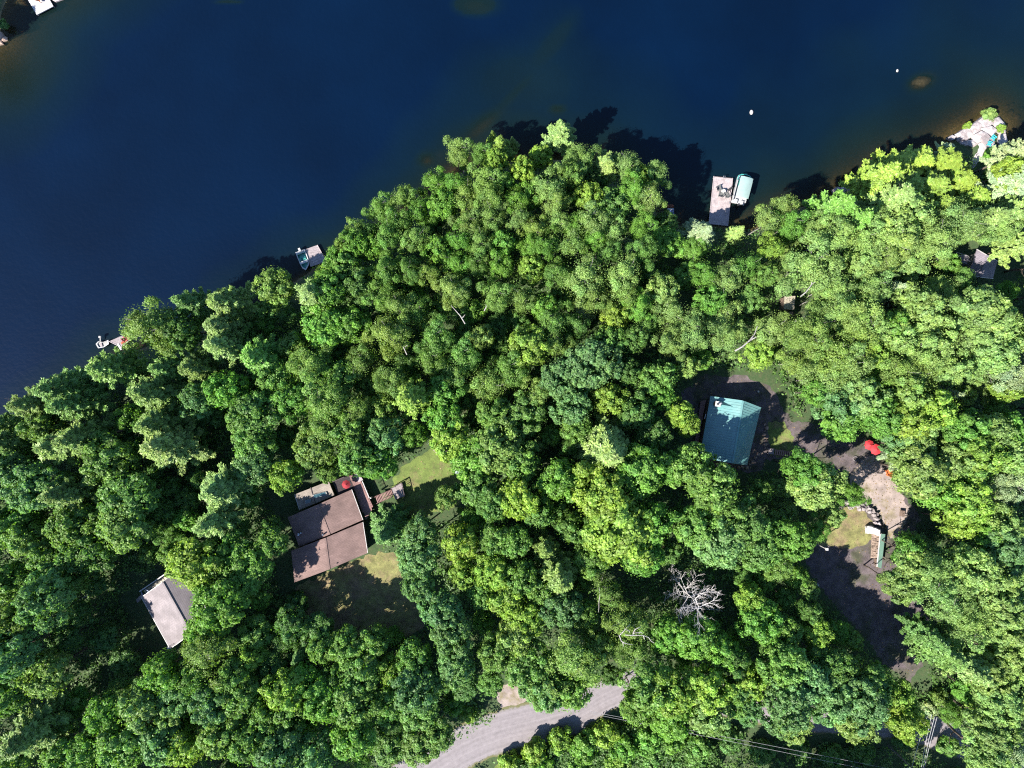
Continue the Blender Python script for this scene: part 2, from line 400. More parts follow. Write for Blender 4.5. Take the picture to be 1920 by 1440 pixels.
def water_material():
    m, nt, p = newmat('lake_water'); N = nt.nodes; L = nt.links
    a = N.new('ShaderNodeAttribute'); a.attribute_name = 'depth'
    geo = N.new('ShaderNodeNewGeometry')
    n = N.new('ShaderNodeTexNoise'); n.inputs['Scale'].default_value = .05; n.inputs['Detail'].default_value = 4; L.new(geo.outputs['Position'], n.inputs['Vector'])
    cr = N.new('ShaderNodeValToRGB'); e = cr.color_ramp.elements
    e[0].position = 0; e[0].color = (.009, .016, .010, 1); e[1].position = 1; e[1].color = (.0006, .0098, .036, 1)
    e.new(.18).color = (.0055, .0175, .018, 1); e.new(.45).color = (.0022, .0135, .029, 1)
    dv = N.new('ShaderNodeMath'); dv.operation = 'DIVIDE'; dv.inputs[1].default_value = 8.0; L.new(a.outputs['Fac'], dv.inputs[0]); L.new(dv.outputs[0], cr.inputs[0])
    mr = N.new('ShaderNodeMapRange'); mr.inputs[1].default_value = .3; mr.inputs[2].default_value = .7; mr.inputs[3].default_value = .35; mr.inputs[4].default_value = .52; L.new(n.outputs[0], mr.inputs[0])
    vm = N.new('ShaderNodeVectorMath'); vm.operation = 'SCALE'; L.new(cr.outputs[0], vm.inputs[0]); L.new(mr.outputs[0], vm.inputs['Scale'])
    L.new(vm.outputs[0], p.inputs['Base Color'])
    p.inputs['Roughness'].default_value = .22; p.inputs['IOR'].default_value = 1.28
    w = N.new('ShaderNodeTexNoise'); w.inputs['Scale'].default_value = 1.1; w.inputs['Detail'].default_value = 8; w.inputs['Roughness'].default_value = .6; L.new(geo.outputs['Position'], w.inputs['Vector'])
    b = N.new('ShaderNodeBump'); b.inputs['Strength'].default_value = .4; b.inputs['Distance'].default_value = .12; L.new(w.outputs[0], b.inputs['Height']); L.new(b.outputs[0], p.inputs['Normal'])
    # clarity: how much of the bed still shows through the column of water
    ex = N.new('ShaderNodeMath'); ex.operation = 'MULTIPLY'; ex.inputs[1].default_value = -1.15; L.new(a.outputs['Fac'], ex.inputs[0])
    e2 = N.new('ShaderNodeMath'); e2.operation = 'EXPONENT'; L.new(ex.outputs[0], e2.inputs[0])
    sc = N.new('ShaderNodeMath'); sc.operation = 'MULTIPLY'; sc.inputs[1].default_value = .62; L.new(e2.outputs[0], sc.inputs[0])
    tr = N.new('ShaderNodeBsdfTransparent'); tr.inputs[0].default_value = (.8, .82, .66, 1)
    mx = N.new('ShaderNodeMixShader'); L.new(sc.outputs[0], mx.inputs[0]); L.new(p.outputs[0], mx.inputs[1]); L.new(tr.outputs[0], mx.inputs[2])
    L.new(mx.outputs[0], N['Material Output'].inputs['Surface'])
    return m
# the water surface covers only cells that touch the lake
wet = (ZG < .35)
qk = quads[wet[quads].any(1)]
used, inv = np.unique(qk, return_inverse=True)
me = npmesh('lake_water', np.column_stack([PG[used], np.zeros(len(used))]), inv.reshape(qk.shape), True, {'depth': ('FLOAT', np.clip(-ZG[used], 0, 9))})
me.materials.append(water_material()); o = bpy.data.objects.new('lake_water', me); col.objects.link(o); tag(o, 'deep blue lake water, brown over the shallows', kind='structure')

# flat sheets: lawns, gravel, road
SHEETS = []
def sheet(name, px, mat, z, label, jit=.3, step=.7, seed=1):
    r = random.Random(seed); pts = [at(x, y, z) for x, y in px]; out = []; SHEETS.append(np.array([(p.x, p.y) for p in pts]))
    for i in range(len(pts)):
        a, b = pts[i], pts[(i + 1) % len(pts)]; n = max(1, int((b - a).length / step))
        nrm = Vector((-(b - a).y, (b - a).x, 0)).normalized()
        for k in range(n): out.append(lerp(a, b, k / n) + nrm * r.uniform(-jit, jit))
    tri = geometry.tessellate_polygon([out])
    mb = MB(); fs = []
    for t in tri:
        a, b, c = (out[i] for i in t)
        fs.append(tuple(t) if (b - a).cross(c - a).z > 0 else tuple(reversed(t)))
    mb.add(out, fs); ob = mb.build(name, mat); tag(ob, label, kind='structure'); return ob
G = GZ
sheet('lawn', [(738, 900), (752, 878), (790, 852), (812, 840), (836, 850), (862, 880), (895, 905), (880, 950), (810, 985), (755, 960), (735, 930)], M['grass'], G + .004, 'small green lawn beside the deck steps of the brown roofed house', .35, .6, 2)
sheet('lawn', [(556, 1098), (620, 1072), (692, 1040), (740, 1030), (775, 1060), (800, 1165), (770, 1195), (640, 1205), (560, 1150)], M['dry_grass'], G + .004, 'yellowed lawn below the brown roofed house', .4, .6, 3)
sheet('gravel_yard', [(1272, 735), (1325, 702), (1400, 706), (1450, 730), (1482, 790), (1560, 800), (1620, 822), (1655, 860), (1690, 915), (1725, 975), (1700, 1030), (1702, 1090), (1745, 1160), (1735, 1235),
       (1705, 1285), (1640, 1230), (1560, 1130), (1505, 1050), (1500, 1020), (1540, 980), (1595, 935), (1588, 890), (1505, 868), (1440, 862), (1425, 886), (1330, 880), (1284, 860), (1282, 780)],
      M['gravel_shaded'], G + .004, 'leaf strewn gravel yard around the green roofed cabin', .4, .7, 4)
sheet('gravel_driveway', [(1588, 905), (1612, 868), (1640, 850), (1660, 880), (1692, 925), (1704, 958), (1690, 1000), (1668, 1010), (1655, 975), (1640, 950), (1612, 935)], M['gravel'], G + .008, 'sunlit tan gravel driveway above the stone retaining wall', .3, .6, 5)
sheet('grass_patch', [(1534, 990), (1560, 965), (1592, 948), (1620, 958), (1640, 985), (1638, 1012), (1600, 1030), (1560, 1024), (1530, 1020)], M['dry_grass'], G + .008, 'olive grass patch below the stone retaining wall', .3, .6, 6)
sheet('grass_verge', [(1440, 790), (1470, 790), (1490, 820), (1490, 858), (1445, 855), (1440, 825)], M['grass'], G + .008, 'grassy bank to the right of the green roofed cabin', .3, .6, 7)
sheet('gravel_turnout', [(928, 1302), (942, 1285), (960, 1275), (985, 1290), (1000, 1312), (975, 1322), (940, 1328)], M['gravel'], G + .008, 'small gravel turnout above the gravel road', .3, .6, 8)
sheet('roadside_grass', [(880, 1470), (960, 1415), (1040, 1378), (1120, 1352), (1200, 1345), (1260, 1380), (1200, 1480), (1000, 1520)], M['grass'], G + .004, 'sunlit weedy grass along the lower edge of the gravel road', .4, .7, 9)
sheet('rock_path', [(1822, 300), (1832, 285), (1840, 272), (1848, 276), (1843, 292), (1834, 305), (1824, 316)], M['rock'], G + .004, 'pale path leading down from the rock outcrop', .15, .5, 10)
sheet('worn_patch', [(808, 832), (824, 828), (838, 845), (840, 860), (826, 852), (812, 846)], M['gravel'], G + .008, 'worn brown earth at the top of the lawn', .15, .5, 11)

def road():
    m, nt, p = newmat('packed_gravel_road'); N = nt.nodes; L = nt.links; p.inputs['Roughness'].default_value = .95
    a = N.new('ShaderNodeAttribute'); a.attribute_name = 'across'; geo = N.new('ShaderNodeNewGeometry')
    n1 = N.new('ShaderNodeTexNoise'); n1.inputs['Scale'].default_value = 1.4; n1.inputs['Detail'].default_value = 8; n1.inputs['Roughness'].default_value = .7
    n2 = N.new('ShaderNodeTexNoise'); n2.inputs['Scale'].default_value = 9; n2.inputs['Detail'].default_value = 4
    L.new(geo.outputs['Position'], n1.inputs['Vector']); L.new(geo.outputs['Position'], n2.inputs['Vector'])
    cmb = N.new('ShaderNodeCombineXYZ'); L.new(a.outputs['Fac'], cmb.inputs[0])
    ns = N.new('ShaderNodeTexNoise'); ns.inputs['Scale'].default_value = 13; ns.inputs['Detail'].default_value = 3; L.new(cmb.outputs[0], ns.inputs['Vector'])
    cr = N.new('ShaderNodeValToRGB'); e = cr.color_ramp.elements; e[0].position = .3; e[0].color = (.105, .095, .103, 1); e[1].position = .7; e[1].color = (.2, .181, .196, 1)
    ad = N.new('ShaderNodeMath'); ad.operation = 'ADD'; L.new(ns.outputs[0], ad.inputs[0]); L.new(n1.outputs[0], ad.inputs[1])
    hf = N.new('ShaderNodeMath'); hf.operation = 'MULTIPLY'; hf.inputs[1].default_value = .5; L.new(ad.outputs[0], hf.inputs[0]); L.new(hf.outputs[0], cr.inputs[0])
    # grassy shoulders where across is near 0 or 1, edge broken up by noise
    ab = N.new('ShaderNodeMath'); ab.operation = 'PINGPONG'; ab.inputs[1].default_value = .5; L.new(a.outputs['Fac'], ab.inputs[0])
    nn = N.new('ShaderNodeMath'); nn.operation = 'MULTIPLY_ADD'; nn.inputs[1].default_value = .16; L.new(n1.outputs[0], nn.inputs[0]); L.new(ab.outputs[0], nn.inputs[2])
    mr = N.new('ShaderNodeMapRange'); mr.inputs[1].default_value = .11; mr.inputs[2].default_value = .16; L.new(nn.outputs[0], mr.inputs[0])
    mx = N.new('ShaderNodeMix'); mx.data_type = 'RGBA'; L.new(mr.outputs[0], mx.inputs[0]); mx.inputs[6].default_value = (.085, .085, .035, 1); L.new(cr.outputs[0], mx.inputs[7])
    L.new(mx.outputs[2], p.inputs['Base Color'])
    b = N.new('ShaderNodeBump'); b.inputs['Strength'].default_value = .6; b.inputs['Distance'].default_value = .05; L.new(n2.outputs[0], b.inputs['Height']); L.new(b.outputs[0], p.inputs['Normal'])
    pts = [at(x, y, G + .006) for x, y in ROADPX]; C = []
    for i in range(len(pts) - 1):                       # Catmull-Rom
        p0, p1, p2, p3 = pts[max(i - 1, 0)], pts[i], pts[i + 1], pts[min(i + 2, len(pts) - 1)]
        for k in range(8):
            t = k / 8; C.append(.5 * ((2 * p1) + (p2 - p0) * t + (2 * p0 - 5 * p1 + 4 * p2 - p3) * t * t + (3 * p1 - p0 - 3 * p2 + p3) * t ** 3))
    r = random.Random(5); V = []; A = []; F = []; K = 9
    for i, c in enumerate(C):
        d = (C[min(i + 1, len(C) - 1)] - C[max(i - 1, 0)]).normalized(); n = Vector((-d.y, d.x, 0))
        hw = 4.1 if c.x < 12 else 3.2
        for k in range(K):
            u = k / (K - 1); w = (u - .5) * 2 * hw + (r.uniform(-.25, .25) if k in (0, K - 1) else 0)
            V.append(c + n * w + Vector((0, 0, .002 + .07 * (1 - (2 * u - 1) ** 2)))); A.append(1 - u)
    for i in range(len(C) - 1):
        for k in range(K - 1):
            a_ = i * K + k; F.append((a_, a_ + K, a_ + K + 1, a_ + 1)[::-1])
    me = npmesh('gravel_road', np.array([tuple(v) for v in V]), np.array(F), True, {'across': ('FLOAT', A)})
    me.flip_normals() if me.polygons[0].normal.z < 0 else None
    me.materials.append(m); o = bpy.data.objects.new('gravel_road', me); col.objects.link(o); tag(o, 'pale lilac grey packed gravel road with faint wheel tracks', kind='structure')
road()

# ------------------------------------------------------------------ buildings
def roof_slope(parent, name, quad, th, mat, label=None):
    mb = MB(); mb.slab(quad, th); return mb.build(name, mat, parent, label)

def gable(root, px, zE, zR, roofm, wallm, th=.16, inset=.45, ridge=None, g=GZ, trim=M['white'], trims=(0, 1, 2, 3), caps=True, wl=None):
    """px: four eave corners; a-b and c-d are the gable ends, the ridge runs from mid ab to mid cd"""
    a, b, c, d = [at(x, y, zE) for x, y in px]
    if ridge: r1, r2 = [at(x, y, zR) for x, y in ridge]
    else:
        r1 = (a + b) / 2; r2 = (c + d) / 2; r1 = Vector((r1.x, r1.y, zR)); r2 = Vector((r2.x, r2.y, zR))
    roof_slope(root, 'roof_slope', [a, r1, r2, d], th, roofm)
    roof_slope(root, 'roof_slope', [r1, b, c, r2], th, roofm)
    up = Vector((0, 0, .03))
    MB().beam(r1 + up, r2 + up, .34, .05).build('ridge_cap', roofm, root)
    cen = (a + b + c + d) / 4
    ins = [p + (cen - p).normalized() * inset * 1.35 for p in (a, b, c, d)]
    w = MB(); top = [Vector((p.x, p.y, zE - th - .01)) for p in ins]; bot = [Vector((p.x, p.y, g - .1)) for p in ins]
    w.hexa(bot, top) if (ins[1] - ins[0]).cross(ins[2] - ins[1]).z > 0 else w.hexa(bot[::-1], top[::-1])
    for (p, q, rr) in ((ins[0], ins[1], r1), (ins[2], ins[3], r2)):      # gable triangles
        mid = (p + q) / 2; t = Vector((mid.x, mid.y, zR - th - .03)); w.add([Vector((p.x, p.y, zE - th)), Vector((q.x, q.y, zE - th)), t], [(0, 1, 2)])
    wall = w.build('wall', wallm, root)
    edges = [(a, d), (b, c), (a, r1, b), (d, r2, c)]
    for k in trims:
        e = edges[k]
        mb = MB()
        for i in range(len(e) - 1):
            off = ((e[i] + e[i + 1]) / 2 - cen); off.z = 0; off = off.normalized() * .05
            mb.beam(e[i] + off - Vector((0, 0, th / 2)), e[i + 1] + off - Vector((0, 0, th / 2)), .09, th + .06)
        mb.build('fascia', trim, root)
    return dict(a=a, b=b, c=c, d=d, r1=r1, r2=r2, ins=ins, wall=wall)

def windows_on(root, p, q, z0, z1, spans, out, frame=M['white']):
    """glazed openings on a wall from p to q; out = outward unit vector"""
    d = (q - p)
    for s0, s1 in spans:
        A, B = p + d * s0, p + d * s1; A = Vector((A.x, A.y, 0)); B = Vector((B.x, B.y, 0))
        z = Vector((0, 0, 1)); m = (A + B) / 2; L_ = (B - A).length; rz = math.atan2(d.y, d.x)
        wn = MB(); wn.box(m + z * (z0 + z1) / 2 + out * .03, (L_, .06, z1 - z0), rz); w = wn.build('window', frame, root)
        MB().box(m + z * (z0 + z1) / 2 + out * .065, (L_ - .16, .03, z1 - z0 - .16), rz).build('pane', M['glass'], w)

def boards(mb, a, b, c, d, n, gap=.02, th=.04):
    """n boards side by side filling quad a-b-c-d, running from edge ab to edge dc"""
    for i in range(n):
        t0, t1 = i / n, (i + 1) / n - gap
        mb.slab([lerp(a, b, t0), lerp(a, b, t1), lerp(d, c, t1), lerp(d, c, t0)], th)
    return mb

def deck(root, px, z, mat, n, name='deck_boards', g=GZ, th=.05, posts=True):
    a, b, c, d = [at(x, y, z) for x, y in px]
    boards(MB(), a, b, c, d, n, .03 if n < 40 else .02, th).build(name, mat, root, kind='stuff')
    cen = (a + b + c + d) / 4
    fr = MB(); q = [p + (cen - p) * .03 - Vector((0, 0, th + .002)) for p in (a, b, c, d)]; fr.slab(q, .18).build('deck_frame', mat, root)
    if posts:
        for p in q: MB().tube([Vector((p.x, p.y, g - .3)) + (cen - p) * .04, p + (cen - p) * .04 - Vector((0, 0, .15))], .08, 6).build('post', mat, root)
    return a, b, c, d

def railing(root, p, q, mat, h=1.0, n=6, w=.07):
    mb = MB(); mb.beam(p + Vector((0, 0, h)), q + Vector((0, 0, h)), w * 1.9, .05); mb.build('top_rail', mat, root)
    m2 = MB()
    for i in range(n + 1): s = lerp(p, q, i / n); m2.beam(s, s + Vector((0, 0, h - .03)), w, w)
    k = max(2, int((q - p).length / .3))
    for i in range(k): s = lerp(p, q, (i + .5) / k); m2.box(s + Vector((0, 0, h / 2)), (.035, .035, h - .1))
    m2.build('balusters', mat, root, kind='stuff')

def stairs(root, pa, pb, qa, qb, n, mat, z0, z1, name='tread'):
    """treads from edge pa-pb (height z0) to edge qa-qb (height z1)"""
    for i in range(n):
        t = (i + .5) / n; a, b = lerp(pa, qa, t), lerp(pb, qb, t); dr = ((qa - pa) / n * .56); dr.z = 0
        z = lerp(z0, z1, t); a = Vector((a.x, a.y, z)); b = Vector((b.x, b.y, z))
        MB().slab([a - dr / 2, b - dr / 2, b + dr / 2, a + dr / 2], .05).build(name, mat, root)
    for e0, e1 in ((pa, qa), (pb, qb)):
        MB().beam(Vector((e0.x, e0.y, z0 - .15)), Vector((e1.x, e1.y, z1 - .15)), .06, .26).build('stringer', mat, root)

# brown roofed house
h = empty('brown_roofed_house', at(612, 990), 'house with two joined brown shingled roofs and a beige porch roof beside the lawn', 'house')
A = gable(h, [(539.5, 970), (659, 918), (680, 975), (561, 1025)], 4.7, 5.7, M['roof_brown'], M['siding'], trims=(1,))
B = gable(h, [(546, 1033), (680, 979), (689, 1037), (552, 1092)], 5.2, 6.3, M['roof_brown'], M['siding'], trims=(1,))
C = gable(h, [(562, 956), (553, 927), (616, 902), (627, 929)], 4.0, 4.05, M['roof_beige'], M['siding'], th=.14, trims=(2,), ridge=[(557.5, 941.5), (621.5, 915.5)])
MB().beam(at(582, 914, 4.12), at(591, 943, 4.12), .1, .04).build('roof_seam', M['wood_dark'], h)
for px in ([(586, 928), (611.5, 921.5), (613.5, 928), (588, 934.5)], [(571.5, 938), (582, 935), (583.5, 941.5), (573, 945)]):
    q = [at(x, y, 4.28) for x, y in px]; fr = MB().slab(q, .2).build('skylight', M['siding_grey'], h)
    cen = sum(q, Vector()) / 4; MB().slab([p + (cen - p) * .14 + Vector((0, 0, .02)) for p in q], .02).build('pane', M['glass'], fr)
out = (A['b'] - A['a']); out.z = 0; out.normalize()
windows_on(h, A['ins'][1], A['ins'][2], 1.9, 4.1, ((.05, .28), (.4, .62), (.72, .95)), out)
windows_on(h, B['ins'][1], B['ins'][2], 2.6, 4.2, ((.2, .45), (.6, .85)), out)
v1 = MB().tube([at(605, 1003, 5.5), at(605, 1003, 6.3)], .14, 10).build('vent_pipe', M['alu'], h)
v2 = MB().tube([at(559, 1002, 4.7), at(559, 1002, 5.5)], .2, 10); v2.ball(at(559, 1002, 5.55), (.28, .28, .12)); v2.build('roof_vent', M['alu'], h)
v2 = MB().tube([at(563.5, 999.5, 4.7), at(563.5, 999.5, 5.3)], .14, 10); v2.ball(at(563.5, 999.5, 5.3), (.2, .2, .1)); v2.build('roof_vent', M['alu'], h)
MB().tube([at(632, 1056, 5.3), at(632, 1056, 6.2)], .12, 8).build('vent_pipe', M['dark'], h)
DZ = 3.3
deck(h, [(624, 904), (655, 891), (666, 916), (634, 929)], DZ, M['wood_dark'], 22)
deck(h, [(663, 886), (671, 889), (698, 955), (686, 975)], DZ - .02, M['wood_brown'], 7, posts=False)
deck(h, [(655, 892), (671, 889), (700, 950), (680, 962)], DZ, M['wood_brown'], 12)
deck(h, [(664, 886), (671, 884), (681, 900), (672, 904)], DZ + .17, M['wood_pink'], 6, posts=False)
railing(h, at(681.5, 901, DZ), at(694.5, 932, DZ), M['white'], 1.0, 5)
MB().box(at(696, 933, DZ + .55), (.22, .22, 1.2)).build('post', M['white'], h)
railing(h, at(626, 902, DZ), at(648, 893, DZ), M['wood_dark'], 1.0, 4)
# deck steps: a thing of their own landing on a small deck in the grass
st = h
pa, pb, qa, qb = at(703, 931, DZ), at(707, 943, DZ), at(734, 918, 2.2), at(738, 930, 2.2)
stairs(st, pa, pb, qa, qb, 12, M['wood_brown'], DZ - .1, 2.2)
for e0, e1 in ((pa, qa), (pb, qb)):
    MB().beam(Vector((e0.x, e0.y, DZ + .8)), Vector((e1.x, e1.y, 3.0)), .07, .07).build('handrail', M['wood_brown'], st)
deck(st, [(734, 916), (754, 905), (760, 930), (741, 937)], 2.1, M['wood_pink'], 14, name='landing_boards')
railing(st, at(754, 905, 2.1), at(760, 930, 2.1), M['wood_dark'], .9, 3)
railing(st, at(734, 915, 2.1), at(754, 904, 2.1), M['wood_dark'], .9, 3)

def umbrella(loc, r, label, m, cat='umbrella', ribs=8, h0=2.3):
    o = empty('garden_umbrella', loc, label, cat); c = Vector(loc) + Vector((0, 0, h0))
    for k in range(ribs):
        a0, a1 = 2 * math.pi * k / ribs, 2 * math.pi * (k + 1) / ribs
        p0 = c + Vector((math.cos(a0) * r, math.sin(a0) * r, -.45)); p1 = c + Vector((math.cos(a1) * r, math.sin(a1) * r, -.45)); m_ = (p0 + p1) / 2 + Vector((0, 0, .04)); m_ = lerp(m_, c, .04)
        mb = MB(); mb.add([c, p0, m_, p1], [(0, 1, 2), (0, 2, 3)]); mb.build('canopy_panel', m, o)
    MB().tube([loc, c + Vector((0, 0, .12))], .035, 6).build('pole', M['wood_brown'], o)
    return o

def adirondack(loc, rz, mat, label, group=None, s=1.0, name='garden_chair'):
    o = empty(name, loc, label, 'chair', group); c, sn = math.cos(rz), math.sin(rz)
    def P(x, y, z): return Vector(loc) + Vector((x * c - y * sn, x * sn + y * c, z)) * s
    mb = MB(); 
    for i in range(5): y = -.3 + i * .13; mb.hexa([P(-.28, y, .36 - .02 * i), P(.28, y, .36 - .02 * i), P(.28, y + .11, .35 - .02 * i), P(-.28, y + .11, .35 - .02 * i)], [P(-.28, y, .39 - .02 * i), P(.28, y, .39 - .02 * i), P(.28, y + .11, .38 - .02 * i), P(-.28, y + .11, .38 - .02 * i)])
    mb.build('seat', mat, o)
    mb = MB()
    for i in range(5):
        x = -.29 + i * .118; hh = .95 + .07 * (1 - abs(i - 2) / 2)
        mb.hexa([P(x, .3, .25), P(x + .1, .3, .25), P(x + .1, .34, .25), P(x, .34, .25)], [P(x, .62, hh), P(x + .1, .62, hh), P(x + .1, .66, hh), P(x, .66, hh)])
    mb.build('backrest', mat, o)
    for sx in (-1, 1):
        MB().hexa([P(sx * .37 - .07, -.36, .55), P(sx * .37 + .07, -.36, .55), P(sx * .37 + .07, .45, .5), P(sx * .37 - .07, .45, .5)], [P(sx * .37 - .07, -.36, .58), P(sx * .37 + .07, -.36, .58), P(sx * .37 + .07, .45, .53), P(sx * .37 - .07, .45, .53)]).build('armrest', mat, o)
        for y0 in (-.33, .38):
            MB().hexa([P(sx * .33 - .03, y0 - .04, 0), P(sx * .33 + .03, y0 - .04, 0), P(sx * .33 + .03, y0 + .04, 0), P(sx * .33 - .03, y0 + .04, 0)], [P(sx * .33 - .03, y0 - .04, .52), P(sx * .33 + .03, y0 - .04, .52), P(sx * .33 + .03, y0 + .04, .52), P(sx * .33 - .03, y0 + .04, .52)]).build('leg', mat, o)
    return o
umbrella(at(653, 906, DZ), .82, 'red umbrella open on the dark deck of the brown roofed house', M['red_shaded'], h0=2.0)

# grey roofed house at the lower left
h = empty('grey_roofed_house', at(330, 1140), 'house with a pale grey shingled gable roof half hidden by bright green trees', 'house')
g = gable(h, [(265.7, 1120), (343, 1064), (396, 1160), (319, 1216)], 5.0, 6.6, M['roof_grey'], M['siding_grey'], ridge=[(304.6, 1092), (358, 1188)], trims=(0, 1, 2, 3))
dk = deck(h, [(269, 1108), (326, 1066), (333, 1074), (277, 1116)], 3.6, M['cream'], 14)
railing(h, at(267, 1106, 3.6), at(328, 1064.5, 3.6), M['white'], 1.0, 8, .09)
pa, pb, qa, qb = at(266, 1113, 3.4), at(270, 1118, 3.4), at(255, 1125, 1.7), at(258, 1130, 1.7)
stairs(h, pa, pb, qa, qb, 7, M['wood_grey'], 3.4, 1.75)
fr = MB()
for p, q in (((264, 1108), (271, 1103)), ((271, 1103), (279, 1109)), ((279, 1109), (268, 1116)), ((268, 1116), (264, 1108))):
    fr.beam(at(*p, 4.5), at(*q, 4.5), .12, .08)
fr.build('stair_gate', M['blue_metal'], h)
MB().box(at(317, 1213.5, 4.75), (.5, .42, .5), R(30)).build('gutter_box', M['white'], h)
MB().tube([at(391, 1118, 5.4), at(391, 1118, 6.9)], .22, 10).build('chimney', M['white'], h)

# green roofed cabin
h = empty('green_roofed_cabin', at(1372, 812), 'cabin with a green metal gable roof in the shaded gravel yard', 'cabin')
RD = [(1393, 752), (1374, 868)]
g = gable(h, [(1332, 743.5), (1426.5, 765), (1401, 871), (1312, 856)], 5.2, 7.0, M['green_metal'], M['siding'], ridge=RD, trims=(2, 3), trim=M['green_metal'])
for (e0, e1) in ((g['a'], g['d']), (g['b'], g['c'])):
    rb = MB()
    for i in range(1, 24):
        t = i / 24; p = lerp(e0, e1, t); q = lerp(g['r1'], g['r2'], t); rb.beam(p + Vector((0, 0, .03)), q + Vector((0, 0, .03)), .06, .06)
    rb.build('standing_seams', M['green_metal'], h, kind='stuff')
# chimney and the cricket behind it
ch = MB(); cb = at(1341.5, 757, 5.4)
ch.box(cb + Vector((0, 0, .55)), (.75, .75, 1.9), R(-10)); ch = ch.build('chimney', M['siding'], h)
MB().box(cb + Vector((0, 0, 1.53)), (.95, .95, .08), R(-10)).build('chimney_cap', M['white'], ch)
MB().tube([cb + Vector((-.1, 0, 1.5)), cb + Vector((-.1, 0, 2.1))], .16, 10).build('flue', M['dark'], ch)
MB().tube([cb + Vector((.55, .1, .5)), cb + Vector((.55, .1, 1.7))], .14, 10).build('flue', M['alu'], ch)
p0, p1, tip, top = at(1346, 749, 5.75), at(1348, 768, 5.75), at(1374, 762.5, 6.6), at(1346, 757.5, 6.75)
MB().add([p0, p1, tip, top], [(0, 3, 2), (3, 1, 2), (0, 1, 3)]).build('cricket', M['green_metal'], h)
deck(h, [(1314, 752), (1324, 750), (1309, 832), (1303, 830)], 2.6, M['wood_brown'], 5)
MB().beam(at(1321, 785, 5.28), at(1323.5, 776, 5.28), .08, .05).build('roof_bracket', M['white'], h)
st = empty('garden_stairs', at(1476, 850), 'dark wooden steps with a small landing right of the green roofed cabin', 'stairs')
pa, pb, qa, qb = at(1453, 843, 2.4), at(1452, 852, 2.4), at(1502, 850, 1.7), at(1499, 858, 1.7)
stairs(st, pa, pb, qa, qb, 13, M['wood_brown'], 2.4, 1.65)
deck(st, [(1442, 841), (1452, 841.5), (1451, 852), (1441, 851)], 2.42, M['wood_grey'], 8, 'landing_boards')
# stone edging by the cabin
def rocks(name, spots, mat, label, cat, part='stone', seed=3, z=GZ):
    c = at(*spots[0][:2], z); root = empty(name, c, label, cat); r = random.Random(seed)
    for (x, y, s, *e) in spots:
        mb = MB(); s *= .1; hgt = e[0] if e else s * .7
        p = at(x, y, z)
        mb.ball(p + Vector((0, 0, hgt * .35)), (s * .55 * r.uniform(.85, 1.15), s * .5 * r.uniform(.8, 1.15), hgt * .65), 7, 5, .27, r); mb.build(part, mat, root)
    return root
rocks('stone_edging', [(1434 + 3 * math.sin(k * 1.7) + k * .35, 796 + k * 6.2, 5.5 + 1.5 * math.sin(k * 2.3)) for k in range(8)], M['rock_warm'], 'brown stones edging the right side of the green roofed cabin', 'edging')
rocks('stone_edging', [(1385, 876, 6), (1391, 875, 5), (1399, 876, 6.5), (1405, 870, 5), (1410, 865, 6), (1416, 858, 5), (1421, 852, 6), (1427, 850, 5)], M['rock_warm'], 'brown stones curving round the lower corner of the green roofed cabin', 'edging', seed=8)
# mauve roofed building at the right
h = empty('mauve_roofed_house', at(1815, 500), 'mauve grey shingled house roof deep in the trees near the right edge', 'house')
g = gable(h, [(1832, 468), (1870, 490), (1862, 522), (1815, 515)], 5.0, 6.0, M['roof_mauve'], M['siding_grey'], ridge=[(1851, 479), (1838, 519)], trims=(2, 3))
g = gable(h, [(1768, 472), (1815, 480), (1822, 498), (1762, 486)], 4.2, 4.7, M['roof_mauve'], M['siding_grey'], ridge=[(1765, 479), (1818.5, 489)], trims=(2,))
MB().beam(at(1793, 473, 4.7), at(1813, 479, 4.7), .12, .08).build('gutter', M['alu'], h)
# cream shed
h = empty('cream_roofed_shed', at(1482, 572), 'tiny shed with a cream sheet roof in the shade of the trees', 'shed')
a, b, c, d = at(1471, 555.5, 3.9), at(1491.5, 555, 3.9), at(1489, 581, 4.1), at(1469.5, 579.5, 4.1)
for i in range(4): MB().slab([lerp(a, b, i / 4), lerp(a, b, i / 4 + .24), lerp(d, c, i / 4 + .24), lerp(d, c, i / 4)], .06).build('roof_sheet', M['cream'], h)
cen = (a + b + c + d) / 4; q = [p + (cen - p) * .12 for p in (a, b, c, d)]
MB().hexa([Vector((p.x, p.y, GZ)) for p in q][::-1], [Vector((p.x, p.y, 3.8)) for p in q][::-1]).build('wall', M['siding'], h)
single('crate', MB().box(at(1481, 588, GZ + .25), (1.0, .6, .5), .1), M['rock_warm'], 'reddish box on the ground just below the cream roofed shed', 'box')

# woodshed with firewood and tarp
h = empty('woodshed', at(1650, 1032), 'long narrow woodshed with a green roof strip and white edge', 'woodshed')
a, b, c, d = at(1651, 1001, 3.7), at(1660, 1001.5, 3.3), at(1652.5, 1066, 3.3), at(1645, 1063, 3.7)
MB().slab([a, b, c, d], .06).build('roof', M['green_shed'], h)
MB().beam(a + Vector((-.08, 0, 0)), d + Vector((-.08, 0, 0)), .16, .16).build('fascia', M['white'], h)
for p in (a, d, lerp(a, d, .5)): MB().tube([Vector((p.x + .2, p.y, GZ - .2)), Vector((p.x + .2, p.y, 3.6))], .07, 6).build('post', M['wood_grey'], h)
MB().hexa([Vector((p.x, p.y, GZ)) for p in (b - Vector((.5, 0, 0)), b - Vector((.3, 0, 0)), c - Vector((.3, 0, 0)), c - Vector((.5, 0, 0)))][::-1], [Vector((p.x, p.y, 3.15)) for p in (b - Vector((.5, 0, 0)), b - Vector((.3, 0, 0)), c - Vector((.3, 0, 0)), c - Vector((.5, 0, 0)))][::-1]).build('back_wall', M['siding'], h)
